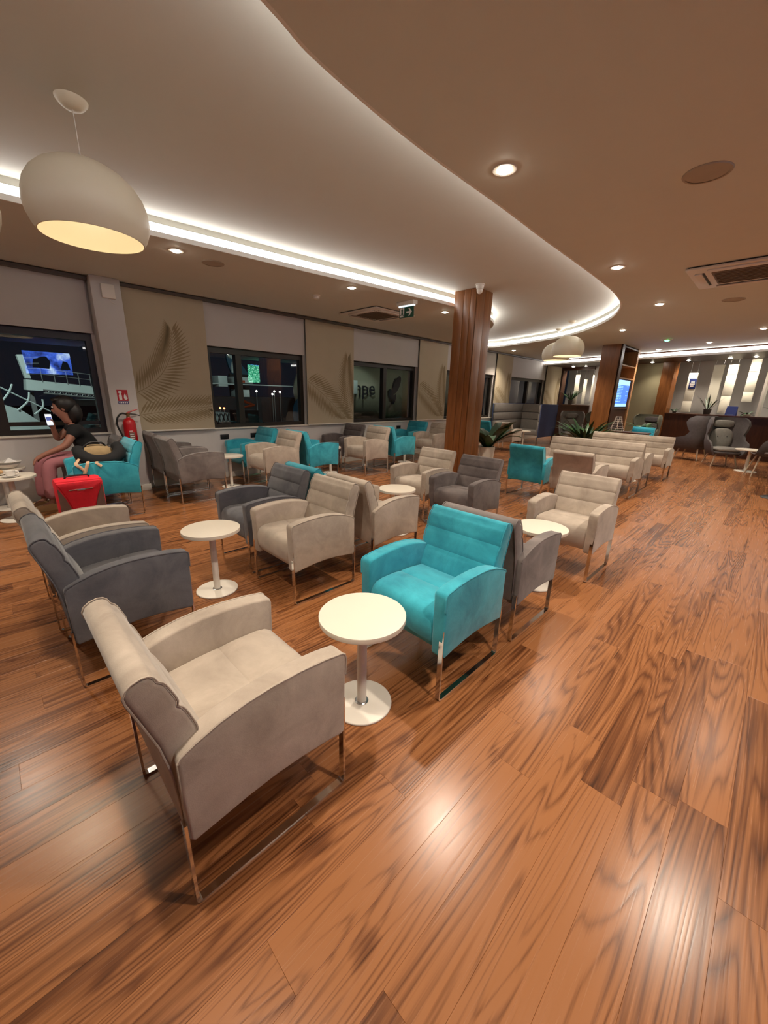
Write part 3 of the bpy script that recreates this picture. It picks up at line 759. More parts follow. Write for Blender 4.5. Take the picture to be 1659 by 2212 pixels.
for a, b, lb in SB:
    t = thing('short_blind', lb, 'blind', (XW+0.05, a, 0), 0, 'plain roller blinds')
    MB().box(-0.002, 0.0015, 0.0, b-a, HEAD+0.0, ZC-0.05).build('fabric', 'blind', t, False)
    MB().box(-0.007, 0.007, 0.0, b-a, HEAD-0.018, HEAD+0.004, 0.003).build('bottom_bar', 'blind', t)
# sockets under the windows
for y, lb in ((2.92, 'black wall socket left below the second window'), (3.48, 'black wall socket right below the second window'), (6.76, 'black wall socket left below the third window'), (7.40, 'black wall socket right below the third window')):
    t = thing('wall_socket', lb, 'socket', (XW+0.02, y, 0.715), 0, 'black wall sockets')
    MB().box(0, 0.012, -0.075, 0.075, -0.04, 0.04, 0.003).build('plate', 'dark', t)
    for yy in (-0.036, 0.036): MB().lathe([(0.022, 0), (0.022, 0.004)], 16).build('outlet', 'rubber', t).matrix_local = Matrix.Translation((0.0125, yy, 0)) @ Matrix.Rotation(pi/2, 4, 'Y')
jb = thing('junction_box', 'white square box near the top of the white pillar', 'box', (-6.66, 1.45, 2.70))
MB().box(0, 0.05, -0.075, 0.075, -0.085, 0.085, 0.008).build('housing', 'white_metal', jb)
MB().tube([(0.01, 0.0, -0.085), (0.012, 0.02, -0.12), (0.008, 0.06, -0.14)], 0.004, 6).build('cable', 'white_metal', jb)

# fire extinguisher and its sign
fs = thing('fire_sign', 'red and blue fire extinguisher sign on the white pillar', 'sign', (-6.66, 1.43, 1.36))
MB().box(0, 0.003, -0.065, 0.065, -0.045, 0.105).build('red_plate', 'red', fs, False)
MB().box(0, 0.003, -0.065, 0.065, -0.09, -0.05).build('blue_plate', 'navy', fs, False)
pc = MB()
pc.prism([(-0.045, -0.03), (-0.010, -0.03), (-0.010, 0.03), (-0.016, 0.045), (-0.016, 0.058), (-0.006, 0.066), (-0.008, 0.085), (-0.04, 0.085), (-0.048, 0.075), (-0.046, 0.062), (-0.036, 0.058), (-0.036, 0.045), (-0.045, 0.03)], 0.003, 0.0036, 0)
pc.prism([(0.02, -0.03), (0.048, -0.03), (0.056, -0.01), (0.05, 0.02), (0.04, 0.005), (0.046, 0.045), (0.03, 0.02), (0.034, 0.065), (0.016, 0.03), (0.012, 0.0)], 0.003, 0.0036, 0)
pc.build('pictogram', 'white', fs, False)
tx = MB()
for k in range(5): tx.box(0.003, 0.0035, -0.055+k*0.023, -0.040+k*0.023, -0.078, -0.062)
tx.build('small_print', 'white', fs, False)
fe = thing('fire_extinguisher', 'red fire extinguisher mounted on the white pillar', 'fire extinguisher', (-6.56, 1.435, 0.62))
MB().lathe([(0.066, 0.0), (0.078, 0.015), (0.080, 0.05), (0.080, 0.38), (0.074, 0.42), (0.052, 0.45), (0.028, 0.465), (0.024, 0.475)], 32).build('cylinder', 'red', fe)
MB().lathe([(0.022, 0.475), (0.022, 0.505), (0.028, 0.51), (0.028, 0.53), (0.015, 0.535)], 16).build('valve', 'brass', fe)
MB().tube([(0, -0.01, 0.53), (0, 0.04, 0.555), (0, 0.13, 0.585)], [0.012, 0.010, 0.007], 8).build('lever', 'red', fe)
MB().tube([(0, 0.02, 0.52), (0, 0.09, 0.515), (0, 0.145, 0.495)], [0.008, 0.007, 0.006], 8).build('handle', 'rubber', fe)
MB().tube(catmull([(0, -0.02, 0.52), (0, -0.08, 0.525), (0, -0.135, 0.46), (0.0, -0.145, 0.36), (0, -0.11, 0.24), (0.01, -0.085, 0.16)], 6), 0.012, 8).build('hose', 'rubber', fe)
MB().box(0.076, 0.083, -0.035, 0.035, 0.10, 0.27, 0.002).build('label_panel', 'lug_grey', fe)
lt = MB()
for z, a, b in ((0.285, -0.03, 0.012), (0.24, -0.028, 0.02), (0.21, -0.028, 0.026), (0.18, -0.022, 0.02), (0.13, -0.02, 0.0), (0.13, 0.012, 0.028)): lt.box(0.0822, 0.0838, a, b, z, z+0.008)
lt.build('label_text', 'white', fe, False)
MB().box(-0.1, -0.07, -0.03, 0.03, 0.3, 0.44).build('wall_bracket', 'dark', fe, False)

# ------------------------------------------------------------------ ceiling fittings
def cassette(x, y, label, w=0.95):
    h = w/2; t = thing('air_conditioner', label, 'air conditioner', (x, y, ZC), 0, 'ceiling cassettes')
    MB().box(-h, h, -h, h, -0.035, -0.012, 0.008).build('panel', 'ac', t)
    MB().box(-h+0.02, h-0.02, -h+0.02, h-0.02, -0.012, 0.0).build('gap', 'dark', t, False)
    g = h*0.58
    MB().box(-g, g, -g, g, -0.042, -0.034, 0.004).build('grille_plate', 'grille', t)
    sl = MB().box(-g+0.02, g-0.02, -0.012, 0.012, -0.049, -0.041).mesh('grille_slat', 'grille', False)
    for k in range(9): link('grille_slat', sl, t, (0, -g+0.05+k*(2*g-0.1)/8, 0))
    for k in range(4):
        a = k*pi/2; o = MB().box(-h*0.62, h*0.62, h*0.74, h*0.88, -0.050, -0.036, 0.005).build('louver', 'ac', t); o.rotation_euler = (0, 0, a)
        o = MB().box(-h*0.62, h*0.62, h*0.70, h*0.74, -0.037, -0.0345).build('air_slot', 'dark', t, False); o.rotation_euler = (0, 0, a)
    return t
cassette(-5.52, 5.27, 'white ceiling cassette air conditioner near the second palm blind')
cassette(-0.62, 6.05, 'white ceiling cassette air conditioner cut by the right edge')
M['spk'] = plain('speaker_grille', srgb(176, 164, 148), 0.8, 0, 0.03)
def disc(x, y, r, label, name='ceiling_speaker', cat='speaker', mat='spk', z=ZC):
    t = thing(name, label, cat, (x, y, z), 0)
    MB().lathe([(r*0.86, -0.008), (r*0.97, -0.008), (r, -0.003), (r, 0)], 32, capb=False).build('rim', mat, t)
    MB().lathe([(0.002, -0.005), (r*0.86, -0.0055)], 32, capb=True, capt=False).build('grille', mat, t, False)
disc(-0.677, 3.46, 0.13, 'round flush ceiling speaker at upper right'); disc(-0.853, 7.573, 0.13, 'round flush ceiling speaker beyond the right air conditioner')
disc(-4.95, 2.15, 0.12, 'round flush ceiling speaker near the left downlight')
sm = thing('smoke_detector', 'small round smoke detector above the second window', 'smoke detector', (-5.27, 3.79, ZC))
MB().lathe([(0.02, -0.055), (0.045, -0.045), (0.05, -0.02), (0.06, -0.018), (0.06, 0)], 24).build('housing', 'white_metal', sm)
MB().lathe([(0.046, -0.04), (0.048, -0.026)], 24).build('vent_band', 'dark', sm)
gd = thing('emergency_light', 'small round fitting with a glowing green light near the shelf column', 'emergency light', (-2.297, 11.345, ZC))
MB().lathe([(0.05, -0.03), (0.10, -0.02), (0.12, 0)], 24).build('housing', 'white_metal', gd)
MB().ellipsoid((0.02, -0.04, -0.03), (0.05, 0.05, 0.02), 12, 8).build('green_lens', 'green_led', gd)
ex = thing('exit_sign', 'green running man exit sign with arrow hanging from the ceiling', 'exit sign', (-4.47, 4.90, ZC))
MB().box(-0.175, 0.175, -0.05, 0.05, -0.055, 0.0, 0.006).build('ceiling_housing', 'white_metal', ex)
MB().box(-0.16, 0.16, -0.012, 0.012, -0.075, -0.055).build('light_bar', 'exit_lite', ex, False)
MB().box(-0.145, 0.145, -0.006, 0.006, -0.225, -0.075).build('plate', 'exit_green', ex, False)
MB().box(-0.128, -0.045, -0.008, -0.006, -0.215, -0.085).build('door_field', 'white', ex, False)
MB().prism([(-0.02+0.02, -0.165), (0.07, -0.165), (0.04, -0.205), (0.065, -0.205), (0.115, -0.152), (0.065, -0.098), (0.04, -0.098), (0.07, -0.14), (0.0, -0.14)], -0.008, -0.006, 1).build('arrow', 'white', ex, False)
mn = MB(); mn.box(-0.093, -0.078, -0.0095, -0.008, -0.105, -0.09)
mn.prism([(-0.105, -0.112), (-0.07, -0.108), (-0.072, -0.15), (-0.052, -0.205), (-0.063, -0.208), (-0.085, -0.165), (-0.1, -0.19), (-0.122, -0.19), (-0.122, -0.18), (-0.105, -0.178), (-0.098, -0.15)], -0.0095, -0.008, 1)
mn.build('running_man', 'exit_green', ex, False)

# ------------------------------------------------------------------ seated person
def skin_obj(name, nodes, edges, mat, parent, root=0, sub=2):
    bm = bmesh.new(); lay = bm.verts.layers.skin.verify(); vs = []
    for k, (co, r) in enumerate(nodes):
        v = bm.verts.new(co); v[lay].radius = r if isinstance(r, tuple) else (r, r); v[lay].use_root = (k == root); vs.append(v)
    for a, b in edges: bm.edges.new((vs[a], vs[b]))
    me = bpy.data.meshes.new(name); bm.to_mesh(me); bm.free(); me.materials.append(M[mat])
    o = link(name, me, parent)
    m = o.modifiers.new('skin', 'SKIN'); m.use_smooth_shade = True
    m2 = o.modifiers.new('sub', 'SUBSURF'); m2.levels = sub; m2.render_levels = sub
    return o
PX, PY = -6.36, 0.0
per = thing('person', 'person in black t-shirt and pink trousers holding a phone by the window', 'person', (PX, 0, 0))
N = []; E_ = []
def nd(co, r, link_to=None):
    N.append((co, r)); k = len(N)-1
    if link_to is not None: E_.append((link_to, k))
    return k
pel = nd((0, 0.93, 0.58), (0.15, 0.11)); sp = nd((0, 0.89, 0.76), (0.135, 0.10), pel); chs = nd((0, 0.80, 0.93), (0.14, 0.10), sp); nk0 = nd((0, 0.745, 1.045), 0.058, chs)
nk = nd((0, 0.715, 1.11), 0.05, nk0); jaw = nd((0, 0.685, 1.185), (0.072, 0.082), nk); hd = nd((0, 0.69, 1.262), (0.082, 0.098), jaw); cr = nd((0, 0.705, 1.325), (0.060, 0.068), hd)
nose = nd((0, 0.585, 1.212), 0.014, jaw)
# near (left) arm resting on the knee
s1 = nd((0.155, 0.765, 0.985), 0.056, chs); e1 = nd((0.19, 0.640, 0.79), 0.043, s1); w1 = nd((0.135, 0.42, 0.690), 0.029, e1); p1 = nd((0.115, 0.355, 0.655), (0.036, 0.022), w1)
for k, (dx, l) in enumerate(((-0.03, 0.062), (-0.011, 0.075), (0.008, 0.07), (0.026, 0.055))):
    a = nd((0.115+dx, 0.325, 0.625), 0.0095, p1); nd((0.115+dx*1.1, 0.325-l*0.3, 0.625-l*0.75), 0.008, a)
a = nd((0.075, 0.375, 0.635), 0.010, p1); nd((0.06, 0.35, 0.60), 0.009, a)
# far (right) arm raised with the phone
s2 = nd((-0.155, 0.765, 0.985), 0.056, chs); e2 = nd((-0.13, 0.60, 0.84), 0.042, s2); w2 = nd((-0.05, 0.575, 0.985), 0.028, e2); p2 = nd((-0.03, 0.572, 1.045), (0.034, 0.02), w2)
for k, (dz, l) in enumerate(((0.0, 0.055), (0.018, 0.062), (0.036, 0.058), (0.052, 0.05))):
    a = nd((-0.035, 0.545, 1.045+dz*0.9), 0.0085, p2); nd((0.0, 0.52, 1.05+dz*0.9), 0.0075, a)
a = nd((-0.005, 0.585, 1.075), 0.0095, p2); nd((0.012, 0.56, 1.10), 0.0085, a)
# legs
for sx, fy in ((1, 0.0), (-1, -0.06)):
    h = nd((sx*0.09, 0.88, 0.585), 0.095, pel); k1 = nd((sx*0.10, 0.44+fy, 0.595), 0.065, h); c1 = nd((sx*0.10, 0.41+fy, 0.34), 0.05, k1); an = nd((sx*0.10, 0.41+fy, 0.09), 0.036, c1)
    nd((sx*0.10, 0.30+fy, 0.04), (0.04, 0.03), an)
skin_obj('body', N, E_, 'skin', per)
T = [((0, 0.92, 0.63), (0.175, 0.145)), ((0, 0.885, 0.77), (0.165, 0.145)), ((0, 0.80, 0.93), (0.165, 0.135)), ((0, 0.755, 1.02), (0.085, 0.075)), ((0.155, 0.762, 0.985), 0.074), ((0.178, 0.69, 0.875), 0.068), ((-0.155, 0.762, 0.985), 0.074), ((-0.15, 0.70, 0.915), 0.066)]
skin_obj('t_shirt', T, [(0, 1), (1, 2), (2, 3), (2, 4), (4, 5), (2, 6), (6, 7)], 'black_cloth', per)
T = [((0, 0.945, 0.60), (0.165, 0.125))]; Et = []
for sx, fy in ((1, 0.0), (-1, -0.06)):
    k = len(T); T += [((sx*0.092, 0.84, 0.60), 0.108), ((sx*0.10, 0.455+fy, 0.598), 0.086), ((sx*0.10, 0.425+fy, 0.36), 0.078), ((sx*0.10, 0.415+fy, 0.12), (0.088, 0.088))]
    Et += [(0, k), (k, k+1), (k+1, k+2), (k+2, k+3)]
skin_obj('trousers', T, Et, 'pink_cloth', per)
hm = MB(); hm.ellipsoid((0, 0.735, 1.275), (0.108, 0.122, 0.112), 20, 12, Matrix.Rotation(radians(-12), 3, 'X')); hm.ellipsoid((0, 0.81, 1.18), (0.105, 0.085, 0.135), 16, 10); hm.ellipsoid((0, 0.665, 1.335), (0.07, 0.07, 0.03), 16, 8)
hm.build('hair', 'hair', per)
for sx in (-1, 1):
    MB().ellipsoid((sx*0.032, 0.603, 1.245), (0.014, 0.008, 0.007), 10, 6).build('eye', 'white', per)
    MB().ellipsoid((sx*0.080, 0.70, 1.23), (0.012, 0.022, 0.03), 10, 6).build('ear', 'skin', per)
    fy = 0.0 if sx > 0 else -0.06
    MB().loft([(0.43+fy, 0.004), (0.44+fy, 0.05), (0.40+fy, 0.075), (0.33+fy, 0.06), (0.24+fy, 0.038), (0.215+fy, 0.02), (0.225+fy, 0.004)][::-1], sx*0.10-0.042, sx*0.10+0.042, 0.015, 3).build('shoe', 'tan', per)
MB().ellipsoid((0, 0.608, 1.168), (0.024, 0.010, 0.007), 12, 6).build('mouth', 'lug_grey', per)
ph = thing('phone', 'lit phone in the raised hand of the seated person', 'phone', (PX+0.005, 0.548, 1.095), radians(25))
MB().box(-0.036, 0.036, -0.004, 0.004, -0.072, 0.072, 0.003).build('body', 'dark', ph)
MB().box(0.0361, 0.0363, -0.003, 0.003, -0.05, 0.05).build('edge', 'dark', ph, False)
MB().box(-0.033, 0.033, 0.004, 0.0046, -0.066, 0.066).build('display', 'phone', ph, False)
MB().box(-0.028, 0.028, 0.0046, 0.005, -0.01, 0.035).build('display_picture', 'phone_b', ph, False)
ph.rotation_euler = (radians(8), 0, radians(-70))

# ------------------------------------------------------------------ luggage
su = thing('suitcase', 'red soft suitcase with grey side panels standing before the turquoise armchair', 'suitcase', (-5.07, 0.56, 0))
MB().box(-0.12, 0.11, -0.20, 0.20, 0.03, 0.585, 0.035).build('body', 'luggage', su)
fp = [(-0.185, 0.565), (-0.165, 0.50), (-0.125, 0.40), (-0.085, 0.26), (-0.07, 0.12), (0.07, 0.12), (0.085, 0.26), (0.125, 0.40), (0.165, 0.50), (0.185, 0.565)]
MB().loft(fp, 0.10, 0.135, 0.012, 2).build('front_pocket', 'luggage', su)
for sy in (-1, 1):
    g = [(sy*0.188, 0.52), (sy*0.192, 0.06), (sy*0.085, 0.06), (sy*0.095, 0.26), (sy*0.135, 0.40)]
    if sy > 0: g = g[::-1]
    MB().prism(g, 0.108, 0.118, 0).build('side_panel', 'lug_grey', su, False)
MB().tube([(0.137, -0.10, 0.485), (0.14, -0.03, 0.487), (0.14, 0.03, 0.487), (0.137, 0.10, 0.485)], 0.006, 8).build('pocket_zip', 'lug_grey', su)
MB().box(0.140, 0.147, -0.035, 0.035, 0.475, 0.492, 0.002).build('maker_badge', 'steel', su)
MB().tube(catmull([(0.0, -0.10, 0.58), (0.0, -0.09, 0.603), (0.0, 0.0, 0.61), (0.0, 0.09, 0.603), (0.0, 0.10, 0.58)], 5), 0.009, 8).build('carry_handle', 'dark', su)
for sx in (-0.07, 0.07):
    for sy in (-0.15, 0.15): MB().ellipsoid((sx, sy, 0.022), (0.022, 0.014, 0.022), 12, 8).build('wheel', 'rubber', su)
bp = thing('backpack', 'khaki backpack lying on the seat of the turquoise armchair', 'backpack', (-5.68, 0.85, 0.53))
MB().ellipsoid((0, 0, 0.16), (0.155, 0.19, 0.155), 24, 16, None, 0.8).build('body', 'khaki', bp)
MB().ellipsoid((0.05, -0.13, 0.15), (0.12, 0.08, 0.11), 16, 12, None, 0.8).build('front_pocket', 'lug_grey', bp)
MB().tube(catmull([(0.05, 0.10, 0.30), (0.07, 0.05, 0.345), (0.07, -0.05, 0.345), (0.05, -0.12, 0.29)], 5), 0.011, 8).build('grab_handle', 'dark', bp)
for k, pts in enumerate(([(0.12, -0.16, 0.20), (0.25, -0.22, 0.165), (0.345, -0.245, 0.15), (0.352, -0.20, 0.10), (0.352, -0.17, 0.06)], [(0.12, -0.05, 0.16), (0.28, -0.13, 0.160), (0.345, -0.14, 0.155), (0.354, -0.17, 0.08), (0.354, -0.205, 0.0)], [(0.15, 0.04, 0.16), (0.30, -0.05, 0.155), (0.345, -0.06, 0.15), (0.353, -0.02, 0.11)])):
    MB().tube(catmull(pts, 5), 0.016, 8, sy=0.3).build('shoulder_strap', 'strap', bp)
npw = tag(MB().tube(catmull([(0.02, -0.17, 0.26), (0.10, -0.17, 0.20), (0.20, -0.10, 0.15), (0.24, 0.0, 0.135), (0.22, 0.12, 0.15), (0.16, 0.20, 0.21), (0.06, 0.19, 0.29)], 6), [0.045]+[0.062]*5+[0.068]*26+[0.060]*4+[0.045], 12).build('neck_pillow', 'black_cloth', None, True, 60, (-5.68, 0.86, 0.55)), 'black curved neck pillow strapped over the khaki backpack', 'neck pillow')

# ------------------------------------------------------------------ crockery on the left tables
cup = thing('coffee_cup', 'white coffee cup with handle on the table at the left edge', 'cup', (-5.93, 0.08, 0.522))
MB().lathe([(0.022, 0), (0.036, 0.004), (0.042, 0.03), (0.045, 0.062), (0.042, 0.062), (0.038, 0.03), (0.03, 0.008), (0.002, 0.006)], 28, capt=True).build('bowl', 'ceramic', cup)
MB().tube(catmull([(0, 0.042, 0.05), (0, 0.066, 0.048), (0, 0.068, 0.028), (0, 0.042, 0.018)], 5), 0.006, 8).build('handle', 'ceramic', cup)
tag(MB().lathe([(0.03, 0), (0.045, 0.002), (0.078, 0.010), (0.078, 0.012), (0.04, 0.006), (0.002, 0.005)], 32).build('saucer', 'ceramic', None, True, 40, (-5.93, 0.08, 0.5105)), 'white saucer under the coffee cup', 'saucer')
def plate(x, y, z, lb, r=0.11): return tag(MB().lathe([(r*0.5, 0), (r*0.6, 0.002), (r*0.98, 0.016), (r, 0.019), (r*0.97, 0.020), (r*0.55, 0.006), (0.002, 0.006)], 36).build('plate', 'ceramic', None, True, 40, (x, y, z)), lb, 'plate')
plate(-6.13, -0.03, 0.5105, 'white plate with bread rolls behind the coffee cup', 0.085)
tag(MB().ellipsoid((0, 0, 0.028), (0.045, 0.05, 0.028), 16, 10).build('bread_roll', 'bread', None, True, 60, (-6.15, -0.02, 0.517)), 'light bread roll on the plate behind the cup', 'bread roll')
bl = thing('salad_bowl', 'white bowl on the rear table by the left window', 'bowl', (-6.60, 0.08, 0.5105))
MB().lathe([(0.05, 0), (0.07, 0.004), (0.115, 0.04), (0.13, 0.058), (0.126, 0.058), (0.06, 0.012), (0.002, 0.01)], 36).build('shell', 'ceramic', bl)
tag(MB().lathe([(0.04, 0.0), (0.10, 0.012), (0.12, 0.02), (0.115, 0.022), (0.04, 0.008), (0.002, 0.006)], 32).build('plate', 'ceramic', None, True, 40, (-6.60, 0.10, 0.572)), 'plate lying on top of the white bowl', 'plate')
tag(MB().add([(-0.07, -0.06, 0), (0.08, -0.05, 0), (0.06, 0.07, 0), (-0.06, 0.06, 0), (0.0, 0.0, 0.05), (0.03, 0.02, 0.02)], [(0, 1, 4), (1, 5, 4), (1, 2, 5), (2, 3, 4, 5), (3, 0, 4), (3, 2, 1, 0)]).build('napkin', 'white', None, False, 30, (-6.60, 0.11, 0.588)), 'crumpled napkin on the stacked plate', 'napkin')

# ------------------------------------------------------------------ plants
def leaf_mb(mb, base, ang, L, wd, rise, droop, n=6):
    # arching strap leaf: base point, heading angle, length, width, initial rise, droop
    pts = []
    for k in range(n+1):
        t = k/n; r = L*t*cos(rise*0.6); z = L*(sin(rise)*t - droop*t*t)
        pts.append((base[0]+cos(ang)*r, base[1]+sin(ang)*r, base[2]+z, wd*(0.15+sin(pi*min(1, t**0.8))*0.95) if k < n else 0.0))
    vs = []; fs = []
    sx, sy = -sin(ang), cos(ang)
    for x, y, z, w_ in pts: vs += [(x+sx*w_/2, y+sy*w_/2, z+w_*0.12), (x, y, z), (x-sx*w_/2, y-sy*w_/2, z+w_*0.12)]
    for k in range(n): fs += [(k*3, k*3+3, k*3+4, k*3+1), (k*3+1, k*3+4, k*3+5, k*3+2)]
    mb.add(vs, fs)
def plant(x, y, z, label, pot_h, pot_r, nleaf, L, wd, mat='leaf', seed=1, potmat='pot', up_=(0.5, 1.2), droop=0.45, parts=True):
    t = thing('potted_plant', label, 'plant', (x, y, z)); r = random.Random(seed)
    MB().lathe([(pot_r*0.78, 0), (pot_r*0.80, 0.004), (pot_r, pot_h-0.01), (pot_r, pot_h), (pot_r*0.92, pot_h), (pot_r*0.9, pot_h-0.03)], 32, capt=False).build('pot', potmat, t)
    MB().lathe([(0.002, pot_h-0.025), (pot_r*0.91, pot_h-0.028)], 24, capb=True, capt=False).build('soil', 'soil', t, False)
    for k in range(nleaf):
        a = 2*pi*k/nleaf*2.4+r.random(); l = L*(0.65+0.5*r.random()); rs = up_[0]+(up_[1]-up_[0])*r.random()
        mb = MB(); b = (pot_r*0.35*cos(a), pot_r*0.35*sin(a), pot_h-0.03)
        leaf_mb(mb, b, a, l, wd*(0.8+0.4*r.random()), rs, droop*(0.6+0.6*r.random()))
        mb.build('leaf', mat if r.random() > 0.4 else 'leafd', t, True, 80)
    return t
plant(-4.50, 7.75, 0, 'big leafy plant in a white pot behind the near wood column', 0.46, 0.17, 18, 1.0, 0.20, 'leaf', 4, 'pot', (0.95, 1.4), 0.5)
plant(-3.46, 10.66, 0, 'bushy spiky plant in a white pot in front of the shelf column', 0.46, 0.16, 80, 0.88, 0.07, 'leaf', 9, 'pot', (0.8, 1.45), 0.45)
plant(-2.95, 13.9, 0.35, 'leafy plant in a pale vase right of the shelf column', 0.32, 0.10, 16, 0.50, 0.11, 'leaf', 12, 'pot', (0.6, 1.4), 0.5)

# cone shaped woven lamp on a low dark table at the foot of the shelf column
ct = thing('low_table', 'low dark table under the woven cone lamp', 'table', (-2.66, 11.38, 0))
MB().box(-0.42, 0.42, -0.2, 0.2, 0.73, 0.76, 0.004).build('tabletop', 'wood_dark', ct)
for sx in (-0.38, 0.38):
    for sy in (-0.16, 0.16): MB().box(sx-0.015, sx+0.015, sy-0.015, sy+0.015, 0, 0.73).build('leg', 'chrome', ct, False)
cl = thing('woven_lamp', 'cone shaped woven lamp with white lattice beside the shelf column', 'lamp', (-2.96, 11.36, 0.762))
MB().lathe([(0.16, 0.0), (0.05, 0.36)], 20).build('core', 'lattice_in', cl)
for k in range(7): MB().tube([(r_*cos(a), r_*sin(a), z) for a in [2*pi*j/24 for j in range(24)] for r_, z in [(0.166-0.11*k/6.5, 0.01+k*0.056)]], 0.006, 5, True).build('hoop', 'lattice', cl)
for k in range(12):
    a = 2*pi*k/12
    MB().tube([((0.166-0.11*t)*cos(a+0.6*t*(1 if k % 2 else -1)), (0.166-0.11*t)*sin(a+0.6*t*(1 if k % 2 else -1)), 0.36*t) for t in (0, 0.25, 0.5, 0.75, 1)], 0.006, 5).build('rib', 'lattice', cl)

# ------------------------------------------------------------------ tall booth by the last window
bt = thing('booth_sofa', 'tall grey booth sofa with a navy outer side panel', 'booth', (0, 0, 0))
def bpart(n, x0, x1, y0, y1, z0, z1, mt, ch=0.02): return MB().box(x0, x1, y0, y1, z0, z1, ch).build(n, mt, bt)
bx0, bx1, by0, by1 = -6.80, -5.50, 12.55, 13.85
for z0, z1 in ((0.42, 0.78), (0.79, 1.03), (1.04, 1.31)):
    bpart('back_cushion', bx0+0.07, bx1-0.07, by1-0.10, by1-0.02, z0, z1, 'boothgrey')
    bpart('wing_cushion', bx0+0.03, bx0+0.09, by0-0.75, by1-0.10, z0, z1, 'boothgrey')
    bpart('wing_cushion', bx1-0.09, bx1-0.03, by0+0.01, by1-0.10, z0, z1, 'boothgrey')
bpart('outer_shell', bx0, bx1, by1-0.03, by1, 0.28, 1.32, 'navyfelt', 0.012)
bpart('outer_wing', bx1-0.035, bx1, by0, by1-0.03, 0.28, 1.32, 'navyfelt', 0.012)
bpart('outer_wing', bx0, bx0+0.035, by0-0.76, by1-0.03, 0.28, 1.32, 'navyfelt', 0.012)
bpart('seat', bx0+0.09, bx1-0.09, by0+0.45, by1-0.10, 0.30, 0.46, 'boothgrey', 0.03)
for x in (bx0+0.05, bx1-0.05):
    for y in (by0+0.05, by1-0.06): bpart('leg', x-0.018, x+0.018, y-0.018, y+0.018, 0, 0.29, 'steel', 0.003)

# ------------------------------------------------------------------ wing chairs
def wing_chair(x, y, rz, label, mat='felt', mat2='felt_lite', sc=1.0):
    # front towards local -y
    t = thing('wing_chair', label, 'wing chair', (x, y, 0), rz, 'high backed wing chairs'); t.scale = (sc, sc, sc)
    # shell: horizontal slices of a U curve, closed thickness
    sl = []
    for (z, w_, dp, fr) in ((0.28, 0.27, 0.26, 0.30), (0.36, 0.33, 0.30, 0.34), (0.48, 0.36, 0.33, 0.33), (0.56, 0.375, 0.34, 0.26), (0.62, 0.375, 0.35, 0.06), (0.72, 0.37, 0.36, -0.02), (0.84, 0.375, 0.375, 0.06), (0.96, 0.38, 0.385, 0.10), (1.06, 0.365, 0.385, 0.05), (1.12, 0.33, 0.375, -0.06)):
        sl.append((z, w_, dp, fr))
    mb = MB(); n = 16; vs = []; fs = []
    for (z, w_, dp, fr) in sl:
        ringp = []
        for th, sgn in ((0.0, 1), (0.045, -1)):
            pts = []
            for k in range(n+1):
                u = -1+2*k/n; au = abs(u)
                if au > 0.5:
                    q = (au-0.5)/0.5; px_ = math.copysign(w_-th*0.9, u); py_ = 0.06 - q*(fr+0.06)
                else:
                    a = u/0.5*pi/2; px_ = (w_-th*0.9)*sin(a); py_ = 0.06+(dp-0.06-th)*cos(a)
                pts.append((px_, py_, z))
            ringp += pts if sgn > 0 else pts[::-1]
        vs += ringp
    m = 2*(n+1)
    for j in range(len(sl)-1):
        for i in range(m): fs.append((j*m+i, j*m+(i+1) % m, (j+1)*m+(i+1) % m, (j+1)*m+i))
    e = (len(sl)-1)*m
    for i in range(n): fs.append((e+i, e+i+1, e+m-2-i, e+m-1-i)); fs.append((i, m-1-i, m-2-i, i+1))
    mb.add(vs, fs); o = mb.build('shell', mat, t, True, 60)
    MB().ellipsoid((0, -0.04, 0.335), (0.30, 0.33, 0.055), 24, 10, None, 0.7).build('seat_pan', mat, t)
    MB().ellipsoid((0, -0.06, 0.405), (0.27, 0.30, 0.05), 24, 10, None, 0.6).build('seat_cushion', mat2, t)
    MB().ellipsoid((0, 0.24, 0.63), (0.23, 0.06, 0.24), 24, 14, Matrix.Rotation(radians(-8), 3, 'X'), 0.75).build('back_cushion', mat2, t)
    MB().ellipsoid((0, 0.285, 0.97), (0.21, 0.045, 0.085), 20, 10, None, 0.65).build('headrest', mat2, t)
    for bx_ in (-0.09, 0.09): MB().ellipsoid((bx_, 0.185, 0.68), (0.012, 0.01, 0.012), 10, 6).build('button', mat, t)
    for sx in (-1, 1):
        for sy, yy in ((-1, -0.20), (1, 0.20)):
            MB().tube([(sx*0.17, yy, 0.32), (sx*0.25, yy+sy*0.07, 0.0)], [0.020, 0.011], 10).build('leg', 'leg_wood', t)
    return t
wing_chair(-0.92, 12.90, radians(25), 'grey wing chair facing right beside the far white table', sc=1.05)
wing_chair(-1.62, 13.62, radians(-105), 'darker grey wing chair seen from behind against the dark wood wall', 'felt', 'felt', sc=1.05)
wing_chair(-5.05, 14.0, radians(25), 'light grey wing chair with buttoned cushion beyond the booth', 'felt_lite', 'felt_lite', 1.0)
wing_chair(-4.55, 14.6, radians(-40), 'olive grey wing chair left of the shelf column', 'felt_olive', 'felt_olive', 1.0)
wing_chair(-2.98, 14.45, radians(-15), 'olive grey wing chair right of the shelf column against the olive wall', 'felt_olive', 'felt', 1.0)
